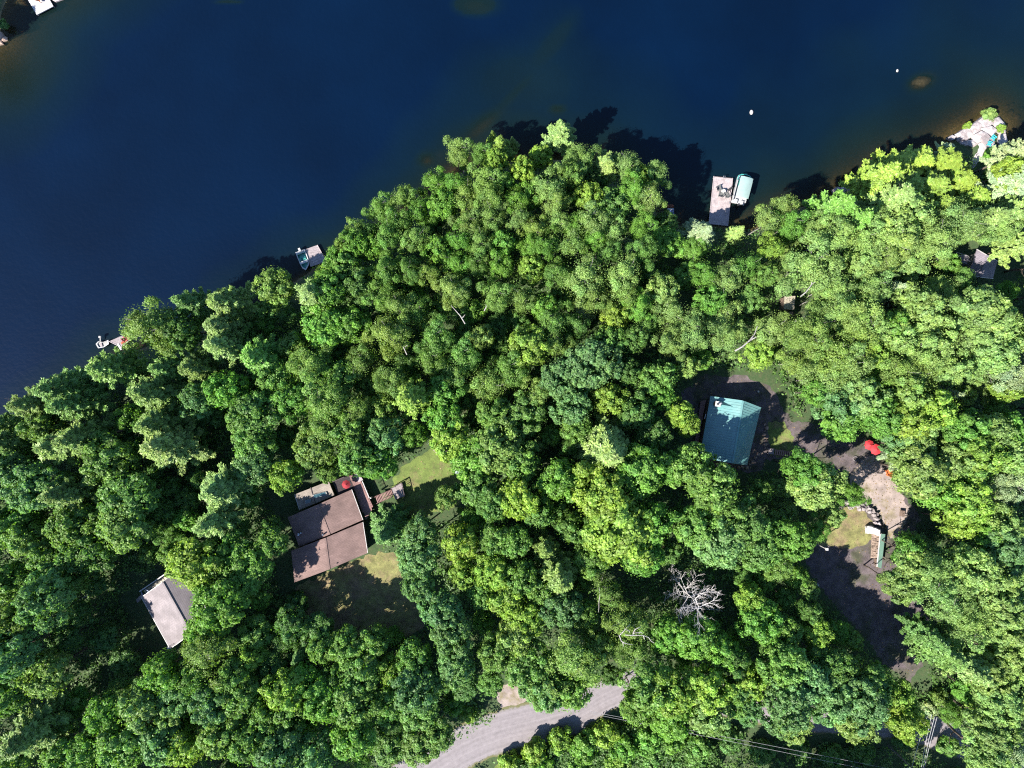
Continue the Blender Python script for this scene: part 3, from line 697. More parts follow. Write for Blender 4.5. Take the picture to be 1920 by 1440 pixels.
wp = empty('firewood_pile', at(1640, 1025), 'long stacked pile of split firewood along the woodshed', 'firewood')
r = random.Random(3)
for row in range(3):
    lg = MB()
    for k in range(44):
        t = k / 44; x0 = lerp(1635, 1633, t) + row * 4.4; y = 1002 + t * 44
        for lv in range(7 if row else 6):
            z = GZ + .1 + lv * .17; p = at(x0 + r.uniform(-.5, .5), y + r.uniform(-.4, .4), z); p.z = z
            if r.random() < .12: continue
            lg.tube([p, p + Vector((.42, r.uniform(-.05, .05), 0))], r.uniform(.06, .1), 5)
    lg.build('log_row', M['wood_cut'], wp, kind='stuff')
tp = MB(); nxp, nyp = 14, 7; r = random.Random(9)
for j in range(nyp):
    for i in range(nxp):
        u, v = i / (nxp - 1), j / (nyp - 1); x = lerp(1622, 1652, u); y = lerp(986, 1001, v) + 4 * u - 2 * math.sin(u * 5); z = GZ + .9 + .5 * math.sin(u * 9 + v * 3) * .3 + r.uniform(-.12, .12) + .8 * u
        if i in (0, nxp - 1) or j in (0, nyp - 1): z -= .75
        tp.v.append(tuple(at(x + r.uniform(-.6, .6), y + r.uniform(-.5, .5), max(z, GZ + .02))))
tp.f = [(j * nxp + i, (j + 1) * nxp + i, (j + 1) * nxp + i + 1, j * nxp + i + 1) for j in range(nyp - 1) for i in range(nxp - 1)]
single('white_tarp', tp, M['tarp'], 'crumpled white tarp thrown over a heap at the top end of the woodshed', 'tarp')

rw = [(1589, 941, 13), (1600, 938, 9), (1597, 948, 10), (1607, 946, 12), (1604, 936, 7), (1615, 945, 8), (1617, 952, 11), (1610, 954, 8), (1626, 951, 10), (1628, 958, 9), (1635, 957, 9), (1637, 965, 9), (1642, 963, 7), (1641, 972, 9), (1645, 980, 8), (1639, 979, 7), (1622, 943, 6), (1592, 951, 7)]
rocks('retaining_wall', [(x, y, s, 1.0) for x, y, s in rw], M['rock_wall'], 'curved retaining wall of pale boulders between driveway and grass patch', 'stone wall')
# fire pit, red kayaks, orange canoe rack, lamp post
fp = empty('fire_pit', at(1604, 860), 'round stone fire pit on the shaded gravel left of the red umbrellas', 'fire pit')
for k in range(12):
    a_ = k * math.pi / 6; MB().ball(at(1604 + 4.2 * math.cos(a_), 860 + 4.2 * math.sin(a_), GZ + .12), (.13, .13, .13), 6, 4, .15).build('stone', M['concrete'], fp)
MB().tube([at(1604, 860, GZ), at(1604, 860, GZ + .06)], .36, 12).build('ash_bed', M['ash'], fp)
umbrella(at(1622, 833), .95, 'darker of two red umbrellas, half under the tree edge', M['red_cloth'], h0=1.9)
umbrella(at(1632, 841), 1.05, 'brighter sunlit one of two red umbrellas by the driveway', M['red_cloth'], h0=2.3)
for i, (x, y, rz, lb) in enumerate(((1663, 884, .4, 'left one of two orange chairs beside the driveway'), (1673, 889, .9, 'right one of two orange chairs beside the driveway'))):
    adirondack(at(x, y), rz + math.pi, M['orange'], lb, 'orange chairs by the driveway', 1.35)
single('orange_bin', MB().tube([at(1694, 889, GZ), at(1694, 889, GZ + .7)], .35, 10), M['orange'], 'small orange tub among leaves right of the orange chairs', 'tub')
lp = empty('white_lamp_post', at(1528, 1018), 'thin white lamp post standing on the shaded gravel below the grass patch', 'lamp post')
MB().tube([at(1528, 1018), at(1528, 1018) + Vector((0, 0, 4.6))], .09, 8).build('pole', M['white'], lp)
MB().box(at(1528, 1018) + Vector((0, 0, 4.75)), (.42, .42, .4)).build('lamp_head', M['white'], lp)
lp = empty('boulder', at(1533, 1097), '', ''); bpy.data.objects.remove(lp)
single('white_bucket', MB().tube([at(1533, 1097, GZ), at(1533, 1097, GZ + .4)], [.22, .28], 12), M['white'], 'white bucket alone on the shaded gravel below the lamp post', 'bucket')
for (x, y, lb) in ((1419, 734, 'white globe lamp on the gravel above the green roofed cabin'), (1542, 812, 'white globe lamp at the upper edge of the gravel yard')):
    t = empty('globe_lamp', at(x, y), lb, 'lamp', 'globe lamps in the gravel yard')
    MB().tube([at(x, y), at(x, y) + Vector((0, 0, .7))], .04, 6).build('post', M['dark'], t)
    MB().ball(at(x, y) + Vector((0, 0, .85)), .2).build('globe', M['white'], t)
# tub / barrow by driveway edge
t = empty('wheelbarrow', at(1691, 962), 'grey brown wheelbarrow tipped at the lower right edge of the driveway', 'wheelbarrow')
MB().hexa([at(1688, 966, GZ + .3), at(1694, 967, GZ + .3), at(1695, 960, GZ + .3), at(1689, 959, GZ + .3)], [at(1686, 967.5, GZ + .65), at(1696, 969, GZ + .65), at(1697, 958, GZ + .65), at(1687, 957, GZ + .65)]).build('tray', M['siding'], t)
MB().tube([at(1690, 957.5, GZ + .2) + Vector((-.06, 0, 0)), at(1690, 957.5, GZ + .2) + Vector((.06, 0, 0))], .2, 10).build('wheel', M['dark'], t)
for sx in (-.25, .25): MB().tube([at(1691, 961, GZ + .35) + Vector((sx, .3, 0)), at(1691, 961, GZ + .5) + Vector((sx * 1.2, -1.1, .1))], .03, 5).build('handle', M['wood_grey'], t)
# things at the top of the lawn
t = empty('utility_trailer', at(813, 828), 'small grey flatbed trailer partly under trees above the lawn', 'trailer')
MB().box(at(815, 828, GZ + .6), (1.7, 1.1, .08), R(20)).build('bed', M['siding_grey'], t)
for sy in (-.6, .6): MB().tube([at(815, 828, GZ + .3) + Vector((-.1 - sy * .3, sy, 0)), at(815, 828, GZ + .3) + Vector((-.1 - sy * .36, sy * 1.2, 0))], .3, 10).build('wheel', M['dark'], t)
MB().beam(at(807, 831, GZ + .5), at(802, 833, GZ + .45), .08, .08).build('tow_bar', M['alu'], t)
t = empty('picnic_bench', at(832, 851), 'dark bench standing on the worn earth at the top of the lawn', 'bench')
for k in range(3): MB().beam(at(822, 849 + k * 1.7, GZ + .45), at(833, 855 + k * 1.7, GZ + .45), .13, .04).build('slat', M['wood_brown'], t)
for x, y in ((823.5, 851), (832, 856)): MB().box(at(x, y, GZ + .2), (.1, .4, .42), R(-30)).build('leg', M['wood_brown'], t)
tp = MB()
for j in range(5):
    for i in range(8):
        tp.v.append(tuple(at(853 + i * 2.4 + random.uniform(-.4, .4), 878 + j * 2.4 + i * .3 + random.uniform(-.4, .4), GZ + (.15 if i in (0, 7) or j in (0, 4) else .9 + random.uniform(-.15, .15)))))
tp.f = [(j * 8 + i, (j + 1) * 8 + i, (j + 1) * 8 + i + 1, j * 8 + i + 1) for j in range(4) for i in range(7)]
single('pale_blue_tarp', tp, M['tarp_blue'], 'pale blue tarp over a load at the right end of the lawn', 'tarp')

# ------------------------------------------------------------------ docks and boats
def dock(px, z, mat, n, label, name='dock', posts=True, long_edge=False):
    root = empty(name, at(*px[0], 0), label, 'dock')
    a, b, c, d = [at(x, y, z) for x, y in px]
    mb = boards(MB(), a, b, c, d, n, .03, .05); mb.build('planks', mat, root, kind='stuff')
    cen = (a + b + c + d) / 4; q = [p + (cen - p) * .02 - Vector((0, 0, .052)) for p in (a, b, c, d)]
    MB().slab(q, .2).build('frame', mat, root)
    for p, q_ in ((a, d), (b, c)): MB().beam(p + Vector((0, 0, .02)), q_ + Vector((0, 0, .02)), .1, .08).build('edge_board', mat, root)
    if posts:
        for p in (a, b, c, d):
            e = p + (cen - p) * .05; MB().tube([Vector((e.x, e.y, -1.6)), Vector((e.x, e.y, z - .1))], .1, 7).build('piling', M['wood_grey'], root)
    return root
dk = dock([(1338.3, 330.3), (1373.6, 334), (1364.5, 424), (1329, 420)], .55, M['wood_pink'], 20, 'long pinkish grey plank dock with chairs, moored pontoon boat on its right')
for sx in (1356.5, 1359.5): MB().tube([at(sx, 333, -.6), at(sx, 331, .5), at(sx - .1, 329.8, 1.2), at(sx, 333.4, 1.2), at(sx, 334, .6)], .035, 6).build('ladder_rail', M['alu'], dk)
for x, y in ((1371.5, 350), (1368, 380)): MB().box(at(x, y, .65), (.12, .35, .12)).build('cleat', M['alu'], dk)
DK = .56
for x, y, rz, lb in ((1347.5, 354, 1.9, 'grey chair at the upper left of the little table on the dock'), (1351, 365, 2.9, 'grey chair at the lower left of the little table on the dock'), (1361, 366, -2.6, 'grey chair at the lower right of the little table on the dock')):
    adirondack(at(x, y, DK), rz, M['pole'], lb, 'chairs on the long dock', 1.15)
t = empty('small_table', at(1356.5, 358.5, DK), 'small round grey table among the chairs on the long dock', 'table')
MB().tube([at(1356.5, 358.5, DK + .5), at(1356.5, 358.5, DK + .54)], .42, 14).build('table_top', M['siding_grey'], t)
for k in range(3): MB().tube([at(1356.5, 358.5, DK) + Vector((.3 * math.cos(k * 2.1), .3 * math.sin(k * 2.1), 0)), at(1356.5, 358.5, DK + .5)], .025, 5).build('leg', M['dark'], t)
single('mooring_box', MB().box(at(1369.5, 354, DK + .2), (.9, .4, .4), R(35)), M['dark'], 'dark box on the dock edge beside the pontoon boat', 'box')

bt = empty('pontoon_boat', at(1386, 360, 0), 'white pontoon boat with a pale turquoise canopy moored right of the long dock', 'boat')
ax = (at(1395, 331, 0) - at(1381, 386, 0)); L_ = ax.length; ax.normalize(); sd_ = Vector((ax.y, -ax.x, 0)); bc = (at(1395, 331, 0) + at(1381, 386, 0)) / 2 + sd_ * -.05
def BP(u, v, z): return bc + ax * u + sd_ * v + Vector((0, 0, z))
for v in (-.95, .95):
    mb = MB(); mb.tube([BP(-2.6, v, .12), BP(2.2, v, .12), BP(2.6, v, .2), BP(2.85, v, .35)], [.3, .3, .22, .05], 10); mb.smooth = True; mb.build('pontoon', M['alu'], bt)
MB().slab([BP(-2.6, -1.25, .62), BP(-2.6, 1.2, .62), BP(2.2, 1.25, .62), BP(2.6, .8, .62), BP(2.7, 0, .62), BP(2.6, -.8, .62), BP(2.2, -1.25, .62)], .14).build('deck', M['hull'], bt)
for v in (-1.2, 1.2): MB().slab([BP(-2.3, v - .05, 1.25), BP(-2.3, v + .05, 1.25), BP(1.9, v + .05, 1.25), BP(1.9, v - .05, 1.25)], .6).build('side_panel', M['hull'], bt)
mb = MB(); mb.tube([BP(1.5, -1.3, 1.35), BP(2.2, -1.28, 1.35), BP(2.62, -.8, 1.35), BP(2.75, 0, 1.35), BP(2.62, .8, 1.35), BP(2.2, 1.28, 1.35), BP(1.3, 1.3, 1.35)], .1, 7); mb.build('bow_rail', M['turq_deep'], bt)
cn = MB(); nu, nv = 10, 8
for i in range(nu):
    for j in range(nv):
        u = lerp(-1.9, 1.95, i / (nu - 1)); v = lerp(-1.1, 1.22, j / (nv - 1)); rise = .22 * (1 - (2 * j / (nv - 1) - 1) ** 2) + .1 * (1 - (2 * i / (nu - 1) - 1) ** 4)
        cn.v.append(tuple(BP(u, v, 2.35 + rise)))
cn.f = [(i * nv + j, (i + 1) * nv + j, (i + 1) * nv + j + 1, i * nv + j + 1) for i in range(nu - 1) for j in range(nv - 1)]; cn.smooth = True
cn.build('canopy', M['turq'], bt)
for u in (-1.7, 1.7):
    for v in (-1.05, 1.15): MB().tube([BP(u, v, .62), BP(u, v, 2.4)], .03, 6).build('canopy_pole', M['alu'], bt)
MB().box(BP(-2.35, .55, .85), (.7, .5, .5), math.atan2(ax.y, ax.x)).build('seat', M['hull'], bt)
MB().box(BP(-2.35, -.55, .85), (.7, .5, .5), math.atan2(ax.y, ax.x)).build('seat', M['hull'], bt)
MB().box(BP(1.2, 0, .9), (1.0, 1.6, .5), math.atan2(ax.y, ax.x)).build('bench', M['turq_deep'], bt)
mb = MB(); mb.box(BP(-2.85, .2, .55), (.45, .4, .7), math.atan2(ax.y, ax.x)); mb.tube([BP(-2.85, .2, .3), BP(-2.85, .2, -.4)], .08, 6); mb.build('outboard_motor', M['dark'], bt)

# small dock with the boarding frame, left of the long dock
t = dock([(1251.5, 391), (1263, 391), (1263.5, 412), (1250, 412)], .5, M['blue_metal'], 8, 'small bluish dock with a boarding ladder, left of the long dock')
for x in (1252.5, 1262): MB().tube([at(x, 391, .5), at(x, 386, .9), at(x, 384.5, .9)], .06, 6).build('ladder_rail', M['orange'], t)
MB().beam(at(1252.5, 384.5, .9), at(1262, 384.5, .9), .1, .08).build('ladder_rung', M['orange'], t)
MB().beam(at(1252.5, 388, .75), at(1262, 388, .75), .1, .08).build('ladder_rung', M['orange'], t)
MB().box(at(1257, 392, .6), (1.1, .3, .1)).build('step', M['white'], t)

t = dock([(572.8, 467.2), (595, 459.4), (612, 490), (583, 500)], .5, M['wood_pink'], 14, 'small pale dock beside the turquoise and white motorboat')
bt = empty('motorboat', at(567, 485, 0), 'white motorboat with a turquoise interior moored at the small pale dock', 'boat')
ol = [(553.9, 473.3), (571, 467.2), (575, 477), (578.5, 487), (578.8, 497), (573.5, 506.7), (567, 503), (562, 494), (557.5, 483)]
top = [at(x, y, .75) for x, y in ol]; cen = sum(top, Vector()) / len(top)
bot = [Vector((cen.x + (p.x - cen.x) * .72, cen.y + (p.y - cen.y) * .8, -.1)) for p in top]
inn = [p + (cen - p) * .16 for p in top]; fl = [Vector((cen.x + (p.x - cen.x) * .74, cen.y + (p.y - cen.y) * .78, .25)) for p in top]
n = len(top); hull = MB(); hull.add(bot + top + inn, [tuple(range(n))] + [(i, i + n, (i + 1) % n + n, (i + 1) % n) for i in range(n)] + [(i + n, i + 2 * n, (i + 1) % n + 2 * n, (i + 1) % n + n) for i in range(n)])
hull.build('hull', M['hull'], bt)
MB().add(inn + fl, [(i, i + n, (i + 1) % n + n, (i + 1) % n) for i in range(n)] + [tuple(range(n, 2 * n))]).build('interior', M['turq_deep'], bt)
MB().beam(at(563, 494, .8), at(577, 488.5, .8), .45, .14).build('windscreen', M['hull'], bt)
for x, y in ((563, 487), (571, 484)): MB().box(at(x, y, .45), (.5, .5, .4), R(25)).build('seat', M['turq_deep'], bt)
MB().beam(at(557, 476, .6), at(571, 471, .6), .5, .25).build('rear_bench', M['turq'], bt)
mb = MB(); mb.box(at(562, 468.5, .75), (.38, .6, .5), R(25)); mb.tube([at(562, 467, .5), at(562, 467, -.5)], .07, 6); mb.build('outboard_motor', M['hull'], bt)

t = dock([(204.5, 640), (236.4, 625.7), (247, 634.5), (229, 652)], .6, M['wood_pink'], 18, 'sunlit pinkish dock reaching out from under the pines at the left shore')
bt = empty('rowing_boat', at(192, 646, 0), 'small lilac white boat at the outer end of the pinkish dock', 'boat')
ol = [(179.4, 645), (184, 640), (193, 641.5), (203, 637.5), (204, 645), (195, 651), (184, 653)]
top = [at(x, y, .6) for x, y in ol]; n = len(top); cen = sum(top, Vector()) / n; bot = [Vector((cen.x + (p.x - cen.x) * .7, cen.y + (p.y - cen.y) * .7, -.05)) for p in top]; inn = [p + (cen - p) * .2 for p in top]
MB().add(bot + top + inn, [tuple(range(n))] + [(i, i + n, (i + 1) % n + n, (i + 1) % n) for i in range(n)] + [(i + n, i + 2 * n, (i + 1) % n + 2 * n, (i + 1) % n + n) for i in range(n)]).build('hull', M['hull'], bt)
MB().slab([p - Vector((0, 0, .2)) for p in inn], .05).build('floor', M['siding_grey'], bt)
MB().beam(at(189, 643, .55), at(191, 650, .55), .3, .06).build('seat', M['wood_grey'], bt)
mb = MB(); mb.box(at(188, 632, .8), (.35, .35, .5)); mb.beam(at(188, 634, .7), at(188, 640, .6), .1, .1); mb.build('outboard_motor', M['white'], bt)
adirondack(at(240, 634, .62), 2.2, M['red'], 'red chair at the inner end of the pinkish dock', None, 1.1)
single('life_jacket', MB().box(at(232, 641, .72), (1.1, .4, .14), R(35)), M['red'], 'red mat lying on the pinkish dock', 'mat')
single('white_towel', MB().box(at(224, 650, .64), (1.3, .35, .05), R(-60)), M['white'], 'white towel along the lower edge of the pinkish dock', 'towel')

t = dock([(40, -20), (68.7, 27.6), (100, 11.5), (74, -34)], .55, M['white'], 16, 'whitish dock cut by the top left edge of the picture')
adirondack(at(76.5, -1, .57), 2.5, M['orange'], 'orange red chair on the whitish dock at the top left', None, 1.2)
MB().beam(at(74, 29, -.1), at(84, 22, -.1), .35, .1).build('submerged_step', M['wood_cut'], t)
single('pink_raft', MB().slab([at(98, 0, .35), at(104, 3, .35), at(118, -2, .35), at(112, -14, .35)], .3), M['wood_pink'], 'pinkish white raft at the top edge right of the whitish dock', 'raft')
for x, y, s, lb in ((1409, 210.5, .42, 'larger white mooring buoy floating above the long dock'), (1682.5, 132.5, .26, 'tiny white mooring buoy floating left of the submerged rock')):
    b = empty('mooring_buoy', at(x, y, 0), lb, 'buoy', 'white mooring buoys on the lake')
    mb = MB(); mb.ball(at(x, y, .12), (s * .8, s * 1.1, s * .8), 12, 8); mb.smooth = True; mb.build('float', M['white'], b)
    MB().tube([at(x, y, .1 + s * .7), at(x, y, .3 + s)], .04, 6).build('ring_post', M['alu'], b)

# ------------------------------------------------------------------ rock outcrop at the right
def hull_rock(root, pts, z0, z1, mat, r, name='slab'):
    top = [at(x + r.uniform(-.8, .8), y + r.uniform(-.8, .8), z1 + r.uniform(-.12, .12)) for x, y in pts]; n = len(top)
    cen = sum(top, Vector()) / n; mid = [Vector((p.x + (p.x - cen.x) * .1, p.y + (p.y - cen.y) * .1, lerp(z0, z1, .55))) for p in top]
    bot = [Vector((p.x + (p.x - cen.x) * .2, p.y + (p.y - cen.y) * .2, z0)) for p in top]; pk = cen + Vector((r.uniform(-.2, .2), r.uniform(-.2, .2), r.uniform(.05, .25)))
    inner = [p + (cen - p) * .3 + Vector((0, 0, r.uniform(0, .14))) for p in top]
    mb = MB(); V = bot + mid + top + inner + [pk]; F = []
    for k in range(3): F += [(i + k * n, (i + 1) % n + k * n, (i + 1) % n + (k + 1) * n, i + (k + 1) * n) for i in range(n)]
    F += [(i + 3 * n, (i + 1) % n + 3 * n, 4 * n) for i in range(n)]
    mb.add(V, F); mb.build(name, mat, root)
r = random.Random(21)
rk = empty('rock_outcrop', at(1840, 255, 0), 'pale granite outcrop jutting into the lake near the right edge', 'rocks')
for pts, z1 in (([(1778, 258), (1786, 253), (1794, 256), (1791, 262), (1785, 263)], .6), ([(1796, 250), (1808, 241), (1820, 239), (1826, 250), (1816, 262), (1802, 262)], 1.1),
                ([(1818, 236), (1832, 228), (1843, 232), (1838, 246), (1827, 250)], 1.3), ([(1836, 226), (1848, 216), (1860, 220), (1862, 232), (1850, 240), (1842, 236)], 1.3),
                ([(1862, 222), (1874, 220), (1884, 232), (1886, 248), (1874, 252), (1864, 240)], 1.1), ([(1828, 252), (1840, 246), (1850, 250), (1848, 262), (1836, 268), (1828, 262)], 1.7),
                ([(1842, 240), (1860, 236), (1870, 244), (1862, 254), (1850, 250)], 1.6), ([(1874, 252), (1886, 250), (1890, 264), (1882, 274), (1872, 268)], 1.0),
                ([(1816, 262), (1828, 262), (1834, 270), (1826, 276), (1814, 272)], 1.4), ([(1834, 270), (1850, 262), (1862, 266), (1870, 274), (1856, 280), (1840, 280)], 1.5),
                ([(1800, 262), (1814, 264), (1812, 272), (1802, 270)], .7)):
    hull_rock(rk, pts, -.8, z1, M['rock'], r)
dk = empty('stone_patio_deck', at(1848, 262, 1.8), 'flat lilac plank deck laid on the pale rock outcrop', 'deck')
a, b, c, d = at(1840, 258, 2.0), at(1852, 250, 2.0), at(1866, 266, 2.0), at(1852, 277, 2.0)
boards(MB(), a, b, c, d, 9, .04, .06).build('planks', M['wood_grey'], dk, kind='stuff'); MB().slab([p - Vector((0, 0, .062)) for p in (a, b, c, d)], .5).build('frame', M['wood_grey'], dk)
for x, y, rz, lb in ((1860.5, 260, .9, 'upper cyan chair on the rock outcrop deck'), (1853, 271, 1.2, 'lower cyan chair on the rock outcrop deck')):
    adirondack(at(x, y, 2.02), rz, M['cyan'], lb, 'cyan chairs on the rocks', .95)
single('round_table', MB().tube([at(1869, 311, GZ), at(1869, 311, GZ + .7)], [.1, .55], 14), M['tarp'], 'small round white table in the greenery below the rock outcrop', 'table')
rk = empty('shore_rocks', at(1588, 355, 0), 'cluster of pale rocks on the shore left of the bright pines', 'rocks')
for pts, z1 in (([(1562, 356), (1570, 350), (1576, 352), (1575, 362), (1566, 364)], .7), ([(1576, 352), (1584, 349), (1588, 356), (1582, 362), (1576, 360)], .6), ([(1586, 354), (1596, 350), (1600, 356), (1592, 362)], .8)):
    hull_rock(rk, pts, -.6, z1, M['rock'], r, 'boulder')
rk = empty('shore_rocks', at(4, 68, 0), 'golden brown rocks at the water line by the left edge of the picture', 'rocks')
for pts, z1 in (([(-8, 62), (2, 60), (6, 66), (0, 72), (-8, 72)], .5), ([(4, 66), (12, 68), (13, 75), (6, 77), (0, 73)], .25), ([(-8, 74), (2, 74), (4, 82), (-6, 84)], .3)):
    hull_rock(rk, pts, -.6, z1, M['rock_warm'], r, 'boulder')
rk = empty('submerged_rocks', at(1895, 215, -1), 'reddish boulders under the shallow water right of the rock outcrop', 'rocks')
for x, y, s in ((1894, 211, 13), (1907, 220, 12), (1888, 200, 8), (1916, 232, 10), (1902, 240, 9), (1898, 196, 7), (1915, 205, 9)):
    mb = MB(); mb.ball(at(x, y, -.55), (s * .05, s * .045, s * .04), 8, 5, .14, r); mb.build('boulder', M['rock_wet'], rk)
rk = empty('submerged_rocks', at(1727, 154, -1), 'lone reddish rock just under the surface below the tiny buoy', 'rocks')
mb = MB(); mb.ball(at(1727, 153, -.62), (1.9, 1.05, .55), 10, 6, .14, r); mb.build('boulder', M['rock_warm'], rk)

# ------------------------------------------------------------------ poles and wires
def upole(base, top_z, label, arm=None):
    t = empty('utility_pole', base, label, 'utility pole')
    MB().tube([base, base + Vector((0, 0, top_z))], [.17, .12], 8).build('pole', M['pole'], t)
    if arm: MB().beam(base + Vector((0, 0, top_z - .4)) - arm, base + Vector((0, 0, top_z - .4)) + arm, .12, .12).build('crossarm', M['pole'], t)
    for k in (-1, 0, 1):
        if arm: MB().tube([base + Vector((0, 0, top_z - .35)) + arm * k * .9, base + Vector((0, 0, top_z - .12)) + arm * k * .9], .05, 6).build('insulator', M['white'], t)
    return t
upole(at(1665, 1397), 8.4, 'wooden utility pole in the dark corner at the lower right', Vector((1.1, -.35, 0)))
upole(at(1004, 1298), 5.2, 'short dark green pole at the upper edge of the gravel road')
WZ = 8.5
def wire(px, label, group, rad=.024, sag=.25, z=WZ):
    (x0, y0), (x1, y1) = px; a, b = at(x0, y0, z), at(x1, y1, z); pts = [lerp(a, b, k / 10) - Vector((0, 0, sag * 4 * (k / 10) * (1 - k / 10))) for k in range(11)]
    single('power_line', MB().tube(pts, rad, 5), M['wire'], label, 'wire', group)
for k, (p, lb) in enumerate((([(1740, 1340), (1700, 1478)], 'leftmost of the four steep power lines at the lower right'), ([(1747, 1340), (1721, 1485)], 'second from left of the four steep power lines'),
               ([(1752, 1345), (1724, 1480)], 'third from left of the four steep power lines'), ([(1757, 1345), (1726, 1480)], 'rightmost of the four steep power lines at the lower right'))):
    wire(p, lb, 'steep power lines at the lower right', .036)
wire([(1105, 1334), (1720, 1452)], 'upper of the two long slanting power lines below the trees', 'slanting power lines')
wire([(1108, 1338), (1716, 1462)], 'lower of the two long slanting power lines below the trees', 'slanting power lines')
# ------------------------------------------------------------------ trees
def unit(v): return v / (np.linalg.norm(v, axis=1, keepdims=True) + 1e-9)

def leafmesh(name, C, Nn, L, W, T, mat, D=None, shape=None):
    """small four-cornered leaf sprays: centres, normals, half length, half width, tone (n,2); D = long direction"""
    n = len(C); Nn = unit(Nn)
    if D is None: D = rng.normal(size=(n, 3))
    D = unit(D - (D * Nn).sum(1, keepdims=True) * Nn); S = np.cross(Nn, D)
    L = np.broadcast_to(L, (n,))[:, None]; W = np.broadcast_to(W, (n,))[:, None]
    fold = Nn * (W * rng.uniform(-.35, .35, (n, 1)))
    V = np.stack([C - D * L, C + S * W + fold, C + D * L, C - S * W + fold], 1).reshape(-1, 3)
    F = np.arange(n * 4).reshape(n, 4)
    tone = np.repeat(np.column_stack([T, np.zeros(n)]), 4, 0)
    me = npmesh(name, V, F, False, {'tone': ('FLOAT_VECTOR', tone)}); me.materials.append(mat); return me

def sphere_dirs(n, zmin, rg):
    k = np.arange(n) + .5; z = 1 - (1 - zmin) * k / n; a = k * 2.39996 + rg.uniform(0, 6.28); r_ = np.sqrt(1 - z * z)
    d = np.column_stack([r_ * np.cos(a), r_ * np.sin(a), z]) + rg.normal(size=(n, 3)) * .16
    return unit(d)

def broad_crown(seed, nclump=34, cr=(.85, 1.35), ntuft=10, tuft=.42, nleaf=42, leaf=.13, H=3.5, zc=10.0, open_=.0, lump=.18, spread=(.55, .8), curv=.7, nj=.42, stray=500):
    rg = np.random.default_rng(seed); R_ = 4.0
    cd = sphere_dirs(nclump, -.45, rg); keep = rg.random(nclump) > open_; cd = cd[keep]; n = len(cd)
    lob = 1 + lump * np.sin(np.arctan2(cd[:, 1], cd[:, 0]) * rg.integers(2, 4) + rg.uniform(0, 6)) + rg.uniform(-lump, lump, n) * .8
    cc = cd * np.array([R_, R_, H]) * (rg.uniform(*spread, n) * lob)[:, None]
    crr = rg.uniform(*cr, n); ctone = rg.uniform(.84, 1.18, n); cy = rg.uniform(.2, .75, n)
    # tufts
    td = unit(np.repeat(cd * .75 + np.array([0, 0, .35]), ntuft, 0) + rg.normal(size=(n * ntuft, 3)) * .75)
    tp = np.repeat(cc, ntuft, 0) + td * (np.repeat(crr, ntuft) * rg.uniform(.55, 1.0, n * ntuft))[:, None]
    tt = np.repeat(ctone, ntuft) * rg.uniform(.75, 1.28, n * ntuft); ty = np.repeat(cy, ntuft) + rg.uniform(-.2, .2, n * ntuft)
    tn = unit(td + np.array([0, 0, .5])); m = len(tp)
    # leaves
    P = np.repeat(tp, nleaf, 0); Nn = np.repeat(tn, nleaf, 0); k = len(P)
    off = rg.normal(size=(k, 3)); off -= (off * Nn).sum(1, keepdims=True) * Nn * .72
    off = unit(off) * (np.sqrt(rg.random(k)) * tuft)[:, None] * np.repeat(rg.uniform(.7, 1.3, m), nleaf)[:, None]
    dr = np.linalg.norm(off, axis=1); P = P + off - Nn * (dr ** 2 / tuft * curv)[:, None]
    nn = unit(Nn + off / tuft * .6 + rg.normal(size=(k, 3)) * nj)
    tone = np.repeat(tt, nleaf) * rg.uniform(.74, 1.3, k); yy = np.clip(np.repeat(ty, nleaf) + rg.uniform(-.15, .15, k), 0, 1)
    # inner, sparser leaves so one cannot see straight through
    ki = 1300; di = unit(rg.normal(size=(ki, 3))); Pi = di * np.array([R_, R_, H]) * (rg.uniform(.15, .62, ki))[:, None]
    P = np.vstack([P, Pi]); nn = np.vstack([nn, unit(di + rg.normal(size=(ki, 3)) * .5)]); tone = np.concatenate([tone, rg.uniform(.8, 1.1, ki)]); yy = np.concatenate([yy, rg.uniform(.2, .6, ki)])
    ks = stray; ds = unit(cd[rg.integers(0, n, ks)] + rg.normal(size=(ks, 3)) * .25); Ps = cc[rg.integers(0, n, ks)] * 0 + ds * np.array([R_, R_, H]) * (rg.uniform(.8, 1.05, ks))[:, None]
    P = np.vstack([P, Ps]); nn = np.vstack([nn, unit(ds + rg.normal(size=(ks, 3)) * .6)]); tone = np.concatenate([tone, rg.uniform(.85, 1.2, ks)]); yy = np.concatenate([yy, rg.uniform(.2, .8, ks)])
    sz = np.concatenate([rg.uniform(.75, 1.35, k) * leaf, rg.uniform(1.6, 2.6, ki) * leaf, rg.uniform(.8, 1.3, ks) * leaf])
    P[:, 2] += zc
    return P, nn, sz, sz * .68, np.column_stack([tone, yy])

